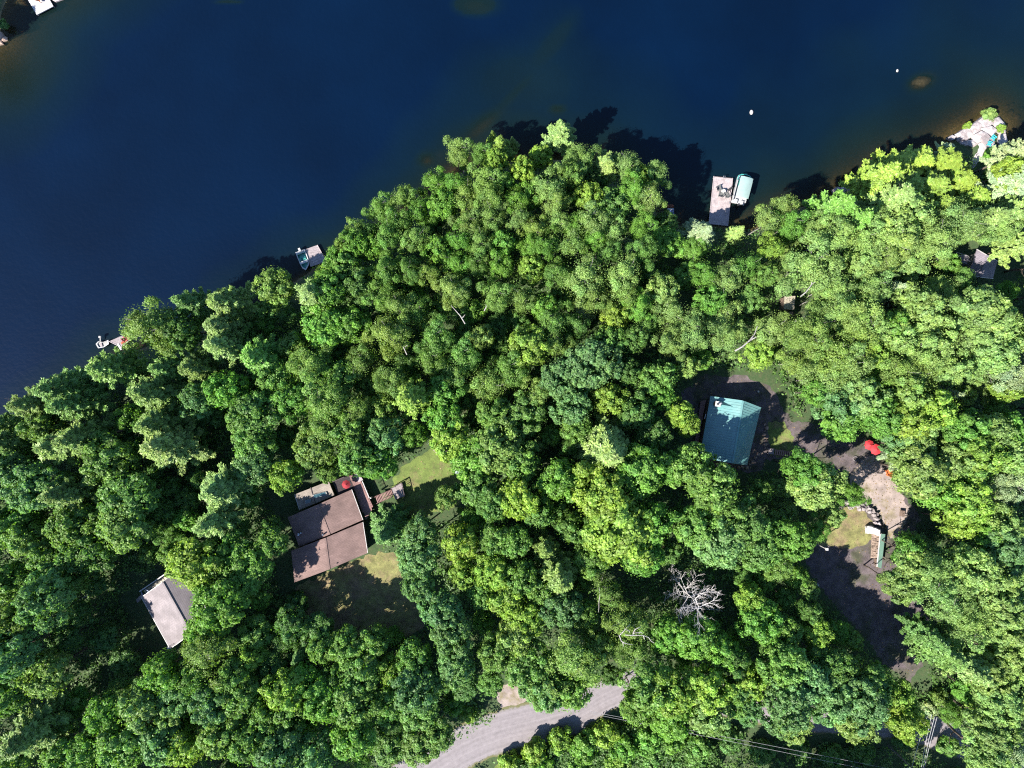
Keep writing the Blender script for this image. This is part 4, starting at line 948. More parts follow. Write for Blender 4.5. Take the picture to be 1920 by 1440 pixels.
def conifer_crown(seed, top=17.0, low=5.5, levels=15, per=(5, 7), R_=4.0, power=1.0, plume=.6, droop=-.05, rise=.25, nneedle=11, width=.035, ln=.26, gapp=.34, jag=.35, irregular=.25):
    rg = np.random.default_rng(seed); C = []; Nn = []; D = []; T = []; LL = []; WW = []
    br = []
    for lv in range(levels):
        t = lv / (levels - 1); z = low + (top - low) * t; nb = rg.integers(per[0], per[1] + 1); a0 = rg.uniform(0, 6.28)
        prof = (1 - t) ** power * .93 + .07
        for b in range(nb):
            a = a0 + b * 2 * math.pi / nb + rg.uniform(-.3, .3); Lb = R_ * prof * rg.uniform(1 - irregular, 1 + irregular * .45)
            d = np.array([math.cos(a), math.sin(a), 0]); side = np.array([-d[1], d[0], 0]); bt = rg.uniform(.82, 1.15); by = rg.uniform(.25, .7)
            s = max(.25 * Lb, .2)
            br.append((z, d, Lb))
            while s < Lb:
                f = s / Lb; base = d * s + np.array([0, 0, z + droop * s + rise * f * f * Lb * .5])
                wid = plume * (1.25 - f * .75) * (.5 + .5 * min(1, Lb / 2.2)) * 1.25
                for sgn in (-1, 1, 0):
                    if sgn == 0 and f < .8: continue
                    pd = d * (.75 if sgn else 1) + side * sgn * .85 + np.array([0, 0, .15 + rise * .4]); pd /= np.linalg.norm(pd)
                    pl = wid * rg.uniform(.7, 1.25); n = nneedle
                    u = rg.uniform(0, 1, n); c = base + pd * (u * pl)[:, None] + rg.normal(size=(n, 3)) * .05
                    dd = pd + rg.normal(size=(n, 3)) * jag
                    C.append(c); D.append(dd); Nn.append(np.array([0, 0, 1.0]) + rg.normal(size=(n, 3)) * .45 + d * .25)
                    tn = bt * rg.uniform(.85, 1.2) * (.9 + .22 * u); T.append(np.column_stack([tn, np.clip(by + .2 * u + rg.uniform(-.1, .1, n), 0, 1)]))
                    LL.append(rg.uniform(.7, 1.2, n) * ln); WW.append(rg.uniform(.7, 1.3, n) * width * 2.2)
                s += gapp * rg.uniform(.8, 1.2)
    return (np.vstack(C), np.vstack(Nn), np.concatenate(LL), np.concatenate(WW), np.vstack(T), np.vstack(D)), br

def trunk_mesh(name, seed, hgt, r0, mat, limbs=7, zl=(.35, .8), reach=2.6, thin=.35, lean=.3):
    rg = random.Random(seed); mb = MB(); pts = []; x = y = 0
    for k in range(7):
        t = k / 6; pts.append((x, y, hgt * t - .4 * (k == 0))); x += rg.uniform(-lean, lean); y += rg.uniform(-lean, lean)
    mb.tube(pts, [r0 * (1 - .85 * k / 6) for k in range(7)], 7)
    for k in range(limbs):
        t = lerp(zl[0], zl[1], k / max(1, limbs - 1)); i = min(5, int(t * 6)); f = t * 6 - i; p = lerp(Vector(pts[i]), Vector(pts[i + 1]), f); a = k * 2.4 + rg.uniform(-.4, .4)
        L_ = reach * rg.uniform(.7, 1.2) * (1.15 - t * .5); q = [p]
        for s in range(1, 5): q.append(p + Vector((math.cos(a + .1 * s) * L_ * s / 4, math.sin(a + .1 * s) * L_ * s / 4, L_ * .28 * s * (.6 + .1 * s) * .6)))
        rr = r0 * thin * (1.2 - t * .6); mb.tube(q, [rr, rr * .8, rr * .6, rr * .42, rr * .2], 5)
        for s in (2, 3):
            a2 = a + rg.choice((-.9, .9)); e = q[s] + Vector((math.cos(a2), math.sin(a2), .5)) * L_ * .35; mb.tube([q[s], e], [rr * .45, rr * .15], 4)
    mb.smooth = True; me = mb.mesh(name); me.materials.append(mat); return me

PROTO = {}
def reg(kind, crown, trunk, H, R_): PROTO.setdefault(kind, []).append((crown, trunk, H, R_))
for s in range(5):
    c = broad_crown(100 + s, nclump=30, cr=(1.0, 1.5), ntuft=17, tuft=.42, nleaf=24, leaf=.17, curv=.5, nj=.5, H=3.3 + .25 * (s % 3), zc=9.6, open_=.04 + .03 * s, lump=.16)
    reg('M', leafmesh('broadleaf_crown', *c, M['leaf']), trunk_mesh('broadleaf_trunk', 200 + s, 11.5, .2, M['bark']), 13.2, 4.3)
for s in range(3):
    c = broad_crown(130 + s, nclump=32, cr=(1.0, 1.5), ntuft=24, tuft=.3, nleaf=20, leaf=.145, curv=.4, nj=.5, H=3.1, zc=10.0, open_=.02, lump=.14, spread=(.58, .84))
    reg('O', leafmesh('rounded_crown', *c, M['leaf']), trunk_mesh('broadleaf_trunk', 230 + s, 11.5, .26, M['bark']), 13.5, 4.4)
for s in range(4):
    c = broad_crown(160 + s, nclump=22, cr=(.95, 1.7), ntuft=20, tuft=.5, nleaf=40, leaf=.11, curv=.15, nj=.65, stray=900, H=4.0, zc=10.4, open_=.12 + .04 * s, lump=.28, spread=(.45, .82))
    reg('B', leafmesh('birch_crown', *c, M['leaf']), trunk_mesh('birch_trunk', 260 + s, 13.5, .15, M['birch_bark'], limbs=9, zl=(.5, .92), reach=3.0, thin=.4, lean=.4), 14.6, 4.2)
for s in range(4):
    c, br = conifer_crown(300 + s, top=16.5, low=6.0, levels=14, per=(5, 7), power=.75, plume=.62, rise=.4, nneedle=13, width=.05, ln=.3, gapp=.3, jag=.32, irregular=.35)
    reg('P', leafmesh('pine_crown', *c[:5], M['needle'], D=c[5]), trunk_mesh('pine_trunk', 330 + s, 16.2, .24, M['bark'], limbs=10, zl=(.35, .9), reach=2.4, thin=.22, lean=.12), 16.8, 4.3)
for s in range(3):
    c, br = conifer_crown(360 + s, top=15.0, low=2.5, levels=20, per=(7, 9), power=1.05, plume=.5, rise=.1, droop=-.14, nneedle=12, width=.04, ln=.24, gapp=.27, jag=.22, irregular=.16)
    reg('S', leafmesh('spruce_crown', *c[:5], M['needle'], D=c[5]), trunk_mesh('spruce_trunk', 390 + s, 14.6, .2, M['bark'], limbs=4, zl=(.3, .6), reach=1.5, thin=.15, lean=.03), 15.0, 4.0)
for s in range(3):
    c = broad_crown(400 + s, nclump=16, cr=(1.2, 1.9), ntuft=8, tuft=.8, nleaf=34, leaf=.3, H=2.6, zc=2.8, open_=.05, lump=.25)
    reg('U', leafmesh('shrub_foliage', *c, M['leaf']), trunk_mesh('shrub_stem', 430 + s, 3.0, .1, M['bark'], limbs=5, zl=(.1, .6), reach=2.4, thin=.5), 5.5, 5.0)

TONES = {'y': ((.16, .255, .04), 'yellow green'), 'g': ((.1, .215, .035), 'bright green'), 'm': ((.102, .198, .043), 'mid green'), 'd': ((.073, .155, .037), 'dark green'),
         'b': ((.098, .195, .067), 'bluish green'), 'o': ((.128, .208, .048), 'olive green'), 'p': ((.155, .245, .07), 'pale green'), 's': ((.2, .27, .145), 'silvery green')}
KIND = {'Y': ('bright_broadleaf_tree', 'maple tree'), 'M': ('broadleaf_tree', 'broadleaf tree'), 'O': ('round_broadleaf_tree', 'rounded broadleaf tree'), 'B': ('birch_tree', 'birch'), 'P': ('pine_tree', 'pine'), 'S': ('spruce_tree', 'spruce'), 'U': ('shrub', 'shrub')}  # species unknown; broadleaf names split by leaf tone and crown shape

CAT = """
1050,253,36,P,p,0.72;1017,290,26,M,y,0.85;940,270,30,P,y,0.85;923,252,15,S,y;860,285,30,B,p;900,280,24,B,m;930,305,26,M,y;975,318,26,M,y;1083,297,34,B,o,0.85;1140,305,36,P,p,0.72;1175,305,32,B,p,0.85;1205,328,28,M,y,0.85;1236,322,27,B,p,0.85;
817,337,33,B,g;853,347,28,B,g;907,338,32,B,o;763,372,29,B,o;717,397,30,B,m;742,418,28,B,m;787,395,30,B,g;827,388,32,M,g;868,375,32,B,o;917,382,32,B,o;940,350,28,M,g;968,372,28,B,g;995,368,30,M,g;1030,352,34,B,p;
1040,388,30,B,p;1070,335,26,M,m;1107,372,30,M,y;1150,380,36,M,m;1180,352,30,B,g;1210,373,33,B,p;1115,410,36,B,p;1158,432,30,B,p;1175,457,20,S,s;1203,420,28,B,g;662,432,28,B,o;690,430,24,B,d;657,462,32,M,g;695,468,27,M,g;
733,445,30,B,m;780,443,32,B,o;820,462,32,M,g;860,443,28,B,g;880,415,30,B,p;923,413,32,B,o;897,457,30,B,o;942,458,30,M,g;973,413,28,B,p;1007,430,30,B,o;990,460,28,B,g;1042,423,30,B,p;1077,420,28,B,g;1025,465,30,B,g;
1072,457,32,B,o;1243,452,32,M,g,0.6;1250,415,27,M,d,0.6;1275,465,24,M,g,0.5;1110,455,28,B,g;1140,480,28,B,m;1215,470,30,B,m;
720,507,34,B,m;673,530,36,M,d;773,503,32,B,m;810,507,28,B,o;857,492,30,B,g;893,493,26,B,m;717,553,36,B,m;660,613,44,M,g;750,577,36,B,o;853,543,38,B,p;787,590,32,B,m;927,553,32,B,o;940,500,28,B,g;993,500,30,M,y;
977,557,32,B,o;1023,577,30,M,g;1050,510,30,B,m;1090,525,44,B,p;1113,553,34,B,o;1100,580,26,S,s;1173,510,40,B,p;1167,560,30,B,o;1200,572,32,B,g;1147,600,32,M,y;1247,547,32,M,p;1257,587,38,B,p;1263,633,32,B,p;
1217,613,28,B,m;733,632,46,B,o;683,673,34,B,o;723,707,38,B,o;778,747,42,P,y,1.15;820,630,38,B,m;807,672,36,B,m;907,630,28,M,p;873,665,36,B,m;860,703,30,B,o;993,650,46,M,y;1040,640,30,B,o;838,735,38,M,g;913,720,38,B,o;
960,703,36,B,m;1007,735,30,B,p;1113,675,58,O,b;1052,715,46,O,b;1067,765,42,O,b;1150,640,34,M,m;1190,640,30,M,d;1222,713,36,O,m;1247,742,28,M,g;1140,747,36,M,y;993,773,46,O,m;930,775,36,M,m;838,785,38,M,g;723,813,42,O,b;
713,763,32,M,o;780,817,28,M,g;660,763,36,B,o;655,808,42,M,m;670,857,42,M,m;722,868,32,M,g;850,820,46,M,y;930,833,58,M,o;880,865,48,M,g;1017,833,17,S,p;1137,830,62,S,p,1.3;1053,897,48,M,g;973,865,42,M,m;1080,797,32,M,m;
1123,913,64,M,y;1200,890,56,M,g;838,930,26,M,p;892,913,42,M,m;925,940,38,M,d;980,930,46,M,y;1257,873,36,M,g,1;1268,775,30,M,y,1;1190,770,40,M,d;1225,810,36,M,d,1;1180,700,30,M,d;1040,600,34,B,m;1075,615,28,B,d;600,690,38,M,m;
285,622,58,B,o;335,612,46,O,d;213,687,46,P,m;360,575,36,P,d;430,568,44,P,o;420,652,42,P,p;417,610,38,P,p;508,535,42,M,o;583,553,44,P,p;607,610,46,M,g;622,540,42,M,g;483,663,44,P,g;550,647,32,M,o;573,687,40,B,o;
517,700,38,M,m;550,750,42,M,g;375,757,38,O,b;425,733,40,M,g;480,782,56,O,m;610,747,46,B,o;617,800,44,B,o;587,833,46,M,o;297,733,48,P,o;320,847,54,P,p;300,793,46,P,o;247,780,32,M,g;113,722,46,P,m;72,755,46,P,o;150,762,40,P,m;
73,792,40,M,o;160,815,50,P,o;20,832,38,P,m;113,835,48,P,o;200,860,54,M,m;20,882,46,M,b;60,908,54,O,b;140,925,46,P,o;240,925,58,M,m;418,918,48,P,p;483,875,40,M,b;540,890,36,M,y;477,832,44,M,m;5,798,32,P,m;367,693,36,P,o;
330,690,34,P,m;640,700,34,M,m;
27,980,46,M,m;53,1012,42,M,o;133,988,50,M,m;233,990,54,M,o;397,978,42,P,p;371,1047,54,M,y;427,1030,46,M,g,0.85;467,1067,56,M,g,0.85;510,1015,34,M,m,0.85;77,1120,54,O,b,1.2;20,1093,44,M,m;130,1095,28,M,m,1.2;20,1162,46,O,o,1.2;33,1220,54,O,b,1.2;
87,1262,50,O,o;20,1302,50,O,m;67,1362,58,P,o;20,1410,46,M,m;112,1412,42,M,m;410,1130,55,M,g;385,1222,50,B,o;391,1180,44,M,g;477,1193,40,M,m,0.7;473,1225,30,M,y;310,1255,46,M,g;335,1293,42,O,b;200,1337,42,M,g;267,1327,46,M,p;
318,1322,40,M,p;393,1318,46,O,b;457,1310,44,M,m;233,1393,50,M,m;300,1395,46,M,b;352,1400,40,M,y;413,1385,44,M,o;467,1393,46,O,m;535,1292,42,M,y;567,1277,34,M,g;550,1330,40,M,m;610,1310,48,M,g;627,1267,32,M,m;533,1410,50,M,b;
593,1412,46,M,b;567,1222,28,S,d;612,1215,32,M,m;548,1172,34,M,d,.8;592,1178,34,M,d,.66;650,1215,38,M,m;700,1205,34,M,m,.9;1370,1312,36,M,m;1395,1300,30,O,b;560,1130,26,U,d;165,1400,40,M,m;430,1265,36,M,m;360,1265,34,M,m;505,1245,32,M,d,0.7;500,1345,38,M,m;180,1030,44,M,d;90,1050,42,M,m;145,1040,38,M,m;
720,993,43,S,d;783,1042,46,M,b;787,1003,40,M,b;787,1092,38,O,b;860,1018,42,M,y;870,1075,34,M,y;925,1000,38,M,m;963,1010,36,M,m;922,1070,40,M,y;973,1077,38,M,m;950,1120,42,M,y;985,1153,40,M,y;1022,1027,28,P,o;1047,1073,44,P,o;
1160,1000,74,M,y;1222,980,46,M,g;1205,1045,46,M,g;833,1147,46,O,b;847,1193,48,O,b;847,1240,44,O,b;930,1227,44,M,m;1050,1147,44,O,b;1133,1112,32,B,o;1098,1150,30,M,m;973,1193,40,M,p;993,1250,50,M,m;1073,1233,56,B,o;
1170,1178,44,B,o;1180,1223,38,B,o;1023,1290,46,M,b;1075,1297,46,M,m;1257,1193,42,M,g;1220,1280,54,M,m;1193,1322,36,M,m;1257,1293,50,M,y;1257,1337,44,M,g;727,1253,30,M,y;780,1227,36,M,m;775,1293,50,M,b;783,1337,46,M,m,0.62;
825,1377,36,M,m,0.62;783,1400,42,M,m,0.62;673,1260,46,M,m;670,1312,50,M,m;722,1320,38,M,m;673,1377,50,M,g;723,1403,40,M,m,0.62;740,1195,24,U,g;873,1290,28,M,d,0.5;850,1320,26,U,g;880,1340,20,U,y;1100,1045,38,M,m;1010,960,36,M,m;1080,985,36,M,m;
900,1110,34,M,m;1010,1110,34,M,m;1120,1210,34,M,o;
1320,433,38,S,s,0.8;1390,433,20,S,p;1303,467,30,B,g,0.5;1440,467,24,B,y;1470,383,27,B,p;1447,413,34,B,p;1487,420,32,B,g;1523,430,30,B,p;1563,387,44,P,g;1597,413,38,P,g;1643,333,44,P,y;1680,307,44,P,y,0.62;1730,310,48,P,y,0.48;1773,310,46,P,y,0.48;
1697,352,48,P,y,0.62;1747,357,48,P,y,0.62;1800,343,44,P,y,0.48;1820,377,38,P,y,0.62;1663,385,44,P,p;1713,400,46,M,p;1753,393,44,P,y,0.62;1673,433,46,M,p;1635,417,38,B,p;1747,443,44,B,p;1800,417,44,B,p;1835,412,38,P,p;1613,447,40,B,p;1567,443,44,B,p;
1897,350,42,P,s;1900,290,36,P,s;1895,318,36,M,y;1895,400,42,P,p;1860,213,17,U,p;1881,238,10,U,y;1820,232,9,U,y;1782,276,20,P,s,0.4;1680,460,44,B,p;1907,460,32,P,p;1862,290,18,U,g;1793,440,28,M,p,0.65;1880,430,34,B,p;1867,330,22,U,y;1885,322,22,U,g;
1367,530,38,B,p;1330,560,34,M,g;1300,620,42,B,p;1360,590,40,B,p,0.65;1360,632,38,B,p,0.65;1291,690,24,M,p;1447,613,40,B,p,0.5;1423,665,34,M,y,0.5;1530,497,54,B,p;1570,540,40,B,p;1480,497,26,B,p;1613,500,38,M,p;1613,590,44,B,p;1567,580,40,B,p;
1513,632,44,B,o;1493,680,40,B,o,0.75;1563,667,44,B,o;1547,713,42,B,p;1607,625,40,B,o;1597,687,44,B,p;1573,757,48,M,b;1613,747,48,M,p;1530,735,32,M,g;1580,790,42,M,g;1633,667,34,M,y;1673,540,30,S,s;1764,545,38,B,p,0.65;1713,500,40,M,p,0.65;
1767,563,32,M,y,0.65;1832,582,54,M,p;1856,602,54,O,p;1780,593,48,M,p,0.65;1730,583,42,M,p;1673,607,38,M,g;1747,637,42,M,p;1680,647,40,M,p;1670,693,40,B,o;1730,667,44,B,p;1723,707,40,B,o;1770,740,24,S,s;1827,637,44,M,p;1860,660,48,M,p;
1900,623,40,M,p;1897,697,44,B,s;1890,730,26,M,y;1690,740,44,M,o;1697,782,48,M,y;1647,773,44,M,g;1760,765,44,M,y;1713,803,44,M,p;1672,814,34,M,b;1713,840,44,O,p;1813,810,48,M,g;1863,813,44,M,p;1907,810,40,M,g;1706,857,34,P,s;
1733,887,52,M,p;1780,863,48,M,p;1833,850,48,M,y;1897,857,42,M,p;1757,923,44,M,g;1820,880,42,M,m;1880,907,40,B,s;1813,937,54,M,y;1800,985,36,M,y;1330,913,58,M,m,1.15;1290,880,46,M,m,1;1291,792,27,M,y,0.8;1513,880,42,M,g,1.15;1533,915,52,M,p,1.15;
1487,873,20,M,g;1427,925,24,M,m;1550,560,34,B,p;1640,545,34,B,p;1240,700,30,M,m;1320,520,28,B,g;1400,500,28,B,g;1405,560,30,M,m,0.5;1430,520,26,M,m;1540,440,30,M,g;1650,480,38,B,p;1710,560,36,M,p;1640,715,34,M,g;1790,690,38,M,p;
1347,1020,58,M,b;1397,980,54,O,m;1423,1033,46,M,m;1480,1013,48,O,g;1460,1060,30,B,o;1313,985,46,M,m;1407,1117,30,M,y;1420,1160,42,M,g;1467,1177,32,M,m;1527,1187,30,M,y;1313,1193,50,M,g;1350,1215,40,M,g;1467,1237,50,O,m;1497,1277,56,O,b;
1407,1277,40,M,y;1320,1293,52,M,y;1330,1335,52,M,p;1407,1330,32,O,b;1467,1325,54,O,b;1487,1355,40,O,p;1567,1247,40,M,m;1560,1313,52,O,b;1613,1325,54,O,b;1597,1355,46,O,p;1630,1277,44,M,m;1683,1310,34,M,y;1690,1343,38,M,y,1.2;
1704,1032,36,M,g;1747,1042,34,S,b;1713,1070,44,M,p;1683,1093,36,M,p;1753,1087,48,B,p;1813,1070,52,O,p;1880,1027,52,O,b;1785,1130,50,B,p;1847,1103,52,O,p;1897,1095,44,O,p;1820,1160,46,B,p;1880,1150,52,O,p;1740,1190,34,P,d;
1763,1220,42,P,m;1813,1240,42,P,p;1897,1195,48,O,p;1847,1260,46,O,p;1897,1245,44,O,p;1823,1330,26,U,y;1763,1310,24,U,o;1873,1310,46,O,p;1863,1362,52,O,p;1847,1410,48,O,p;1907,1410,40,B,s;1910,1310,40,O,p;1740,1330,22,U,s;
1880,980,44,M,p;1850,1000,38,M,g;1540,1240,36,M,d;1375,1230,36,M,d;1520,1140,26,M,d;1440,1210,30,M,d;
1260,1385,30,U,g;1310,1400,30,U,m;1370,1390,26,U,d;1430,1410,28,U,d;1500,1405,24,U,d;1560,1420,26,U,d;1620,1410,24,U,d;1690,1390,20,U,d;1780,1400,24,U,m;1000,1408,30,U,y;1052,1390,30,U,y;1095,1402,32,U,g;1135,1378,30,U,y;
1172,1402,34,U,g;1215,1385,34,U,g;955,1434,26,U,y;1020,1438,30,U,g;1085,1438,30,U,g;1155,1436,32,U,y;1220,1425,28,U,m;-177,36,40,M,d;628,487,30,M,g;652,502,32,M,m;610,512,24,M,y,.8;640,455,24,B,o;612,880,26,M,m,.7;694,873,26,M,g,.8;506,985,24,M,d,.7;150,1150,30,M,d,.55;200,1198,32,M,d,.55;180,1092,26,M,d,.5;232,1236,30,M,d,.6;120,1200,34,M,d,.7;962,262,14,S,p,.9;1122,365,15,S,y;150,702,18,S,o;1500,1182,16,S,d;1020,1122,18,S,o;470,600,17,S,o;250,700,17,S,m;1610,690,15,S,s;1705,730,15,S,p;-215,-20,40,M,d;-4,38,11,U,d;640,870,26,U,m;1305,1425,26,U,m;

"""  # low dark trees left of the grey roofed house are added to darken the gap
LANDMARKS = [((1370, 808), 'the green roofed cabin'), ((612, 990), 'the brown roofed house'), ((330, 1140), 'the grey roofed house'), ((1355, 370), 'the long dock'), ((578, 483), 'the small pale dock'),
             ((1285, 1100), 'the bare dead tree'), ((980, 1370), 'the gravel road'), ((1840, 250), 'the rock outcrop'), ((1482, 570), 'the cream roofed shed'), ((1633, 840), 'the red umbrellas'),
             ((1650, 1030), 'the woodshed'), ((1830, 495), 'the mauve roof'), ((215, 640), 'the pinkish dock'), ((1740, 1400), 'the steep power lines'), ((812, 885), 'the lawn')]
SECT = ['right of', 'upper right of', 'above', 'upper left of', 'left of', 'lower left of', 'below', 'lower right of']
ORD = ['nearest', 'second', 'third', 'fourth', 'fifth', 'sixth', 'seventh', 'eighth', 'ninth', 'tenth', 'eleventh', 'twelfth']
trees = []
for e in CAT.replace('\n', '').split(';'):
    if e.strip(): q = e.split(','); trees.append([float(q[0]), float(q[1]), float(q[2]), q[3].strip(), q[4].strip(), float(q[5]) if len(q) > 5 else 1.0])
# low understory where the wood shows no tall crown
NOFILL = [[(100, 1050), (270, 1050), (300, 1240), (170, 1320), (100, 1250)], [(1120, 1035), (1390, 1030), (1390, 1190), (1120, 1190)], [(530, 840), (660, 840), (660, 930), (530, 930)], [(380, 790), (450, 790), (450, 900), (380, 900)],
          [(1240, 690), (1320, 690), (1320, 870), (1240, 870)], [(1390, 500), (1520, 500), (1520, 640), (1390, 640)], [(840, 1300), (1730, 1330), (1730, 1440), (700, 1440)], [(1240, 400), (1420, 400), (1420, 520), (1240, 520)], [(180, 690), (250, 690), (250, 780), (180, 780)],
          [(1770, 200), (1910, 200), (1910, 350), (1800, 350)], [(1620, 810), (1700, 810), (1700, 900), (1620, 900)], [(540, 1120), (800, 1120), (800, 1200), (540, 1200)], [(380, 1180), (0, 1180), (0, 1160), (380, 1160)]]
fr = random.Random(31); P4 = np.array([[T[0], T[1], T[2]] for T in trees]); nf = 0
for k_ in range(9000):
    x, y = fr.uniform(8, 1912), fr.uniform(260, 1432); w = at(x, y, 7); Q = np.array([[w.x, w.y]])
    if (np.hypot(P4[:, 0] - x, P4[:, 1] - y) < P4[:, 2] * .8 + 10).any(): continue
    if signed(Q)[0] < 3 or droad(Q)[0] < 6: continue
    if any(inpoly(Q, c)[0] or dpoly(Q, c)[0] < 2.2 for c in CLW): continue
    if any(inpoly(np.array([[x, y]], float), np.array(c, float))[0] for c in NOFILL): continue
    r_ = fr.uniform(21, 28); trees.append([x, y, r_, fr.choice('MMB'), fr.choice('mgdm' if x < 1300 else 'mgp'), .66]); P4 = np.vstack([P4, [x, y, r_]]); nf += 1
print('understory', nf)
def size_word(k, r_): return 'small ' if r_ <= (20 if k == 'U' else 29) else ('large ' if r_ >= 48 else '')
def kk(k, tone): return 'Y' if k == 'M' and tone in 'yg' else k
def desc(T): return size_word(T[3], T[2]) + TONES[T[4]][1] + ' ' + KIND[kk(T[3], T[4])][1]
def sector(T, L):
    a = math.degrees(math.atan2(-(T[1] - L[1]), T[0] - L[0])) % 360
    return int(((a + 22.5) % 360) // 45)
lab = []
for T in trees:
    best = None
    for (L, nm) in LANDMARKS:
        s = sector(T, L); d = math.hypot(T[0] - L[0], T[1] - L[1]); dd = desc(T)
        rk_ = sum(1 for Q in trees if Q is not T and desc(Q) == dd and sector(Q, L) == s and math.hypot(Q[0] - L[0], Q[1] - L[1]) < d)
        tot = sum(1 for Q in trees if desc(Q) == dd and sector(Q, L) == s)
        score = d + rk_ * 60
        if best is None or score < best[0]: best = (score, rk_, tot, s, nm)
    _, rk_, tot, s, nm = best; dd = desc(T)
    if tot == 1: lab.append('the only %s %s %s' % (dd, SECT[s], nm))
    elif rk_ == 0: lab.append('%s %s %s, nearest of them' % (dd, SECT[s], nm))
    else: lab.append('%s %s %s, %s of them' % (dd, SECT[s], nm, ORD[min(rk_, 11)]))
GROUP = {'M': 'broadleaf trees of the lakeside wood', 'O': 'broadleaf trees of the lakeside wood', 'B': 'birches of the lakeside wood', 'P': 'pines of the lakeside wood', 'S': 'spruces of the lakeside wood', 'U': 'shrubs under the trees and by the road'}
HK = {'M': (8.5, 1.6), 'O': (9, 1.5), 'B': (9.5, 1.7), 'P': (11.5, 1.7), 'S': (6, 2.0), 'U': (.6, 1.1)}
rt = random.Random(77)
def plant(x, y, rpx, k, tone, hm, label, group):
    crown, trunk, H0, R0 = PROTO[k][rt.randrange(len(PROTO[k]))]
    rm = rpx * .1; hgt = HK[k][0] + HK[k][1] * rm + rt.uniform(-1, 1) * (1.1 if k != 'U' else .2)
    if k == 'S' and rpx < 22: hgt = 8
    hgt *= hm
    zc = GZ + hgt * (.74 if k in 'MOB' else .55 if k == 'U' else .62)
    if k == 'U' and (px_y_on_rock := (x > 1800 and y < 260)): zc = 2.0
    p = at(x, y, zc); rm *= (CAM_H - zc) / CAM_H * (.99 if k in 'MOB' else 1.04)
    gz = float(height(np.array([[p.x, p.y]]))[0]); gz = max(gz, .1)
    root = bpy.data.objects.new(KIND[kk(k, tone)][0], None); root.empty_display_size = .5; col.objects.link(root); root.location = (p.x, p.y, gz - .05)
    root.rotation_euler = (R(rt.uniform(-3, 3)), R(rt.uniform(-3, 3)), rt.uniform(0, 6.28)); s = rm / R0; root.scale = (s * rt.uniform(.94, 1.06), s * rt.uniform(.94, 1.06), hgt / H0)
    tag(root, label, KIND[k][1].split()[-1] if k in 'BPSU' else 'tree', group)
    c = TONES[tone][0]; j = rt.uniform(.94, 1.24); w = rt.uniform(-.06, .06)
    for nm, me in (('trunk' if k != 'U' else 'stem', trunk), ('crown' if k != 'U' else 'foliage', crown)):
        o = bpy.data.objects.new(nm, me); col.objects.link(o); o.parent = root; o.color = (c[0] * j * (1 + w), c[1] * j, c[2] * j * (1 - w), 1)
    return root
for T, lb in zip(trees, lab): plant(*T, lb, GROUP[T[3]])
# the wood goes on past the frame: trees there cast shade into it
ring = random.Random(12); edge_n = 0
for x0 in range(-150, 2080, 74):
    for y0 in range(260, 1600, 74):
        if -25 < x0 < 1945 and y0 < 1465: continue
        x, y = x0 + ring.uniform(-22, 22), y0 + ring.uniform(-22, 22); P = at(x, y, 10)
        if signed(np.array([[P.x, P.y]]))[0] < 2 or droad(np.array([[P.x, P.y]]))[0] < 5: continue
        if -22 < x < 1942 and y < 1462 or 600 < x < 1330 and y < 1700 or x > 2010: continue
        side = 'left' if x < 0 else 'right' if x > 1920 else 'lower'
        plant(x, y, ring.uniform(36, 54), ring.choice('MMOPB' if x < 900 else 'MMOB'), ring.choice('mgmdo' if x < 900 else 'mpgp'), 1.0, 'woodland tree whose crown stands past the %s edge of the picture' % side, 'trees past the %s edge of the picture' % side)

# bare dead tree, seen from above: pale limbs fanning out
def dead_tree(base, hgt, r0, reach, nl, seed, label, lean=(0, 0), mat='dead_wood', zl=.35):
    rg = random.Random(seed); root = empty('dead_tree', base, label, 'dead tree'); mb = MB(); tip = base + Vector((lean[0], lean[1], hgt))
    ax_ = [lerp(base, tip, k / 6) + Vector((rg.uniform(-.12, .12), rg.uniform(-.12, .12), 0)) for k in range(7)]
    mb.tube(ax_, [r0 * (1 - .85 * k / 6) for k in range(7)], 7); mb.build('trunk', M[mat], root)
    def twig(mb, p, d, L_, rr, depth):
        pts = [p]; dd = Vector(d)
        for s in range(4): dd = (dd + Vector((rg.uniform(-.22, .22), rg.uniform(-.22, .22), rg.uniform(-.05, .14)))).normalized(); pts.append(pts[-1] + dd * L_ / 4)
        mb.tube(pts, [rr, rr * .8, rr * .6, rr * .42, rr * .2], 5, False)
        if depth > 0:
            for s in range(1, 5):
                for sg in (-1, 1):
                    if rg.random() < .78:
                        a = rg.uniform(.45, .95) * sg; c, sn = math.cos(a), math.sin(a); v = Vector((dd.x * c - dd.y * sn, dd.x * sn + dd.y * c, dd.z + rg.uniform(-.1, .25))).normalized()
                        twig(mb, pts[s], v, L_ * rg.uniform(.32, .5), rr * .5, depth - 1)
    for k in range(nl):
        t = zl + (1 - zl) * k / nl; i = min(5, int(t * 6)); p = lerp(ax_[i], ax_[i + 1], t * 6 - i); a = k * 2.399 + rg.uniform(-.3, .3)
        mb = MB(); twig(mb, p, Vector((math.cos(a), math.sin(a), .28)).normalized(), reach * (1.12 - .5 * t) * rg.uniform(.75, 1.1), r0 * .34, 2); mb.build('limb', M[mat], root)
    return root
b0 = at(1258, 1080)
dead_tree(b0, 15.0, .22, 4.9, 18, 5, 'bare pale dead tree with limbs fanning out in a dark gap', lean=(1.6, -1.2))
def limbs(px, z, label, rad=.09, mat='birch_bark'):
    rad *= .72
    root = empty('dead_limb', at(*px[0][0], z), label, 'branch')
    for pl in px:
        n = len(pl); MB().tube([at(x, y, z + .25 * math.sin(i)) for i, (x, y) in enumerate(pl)], [rad * (1 - .6 * i / (n - 1)) for i in range(n)], 6).build('branch', M[mat], root)
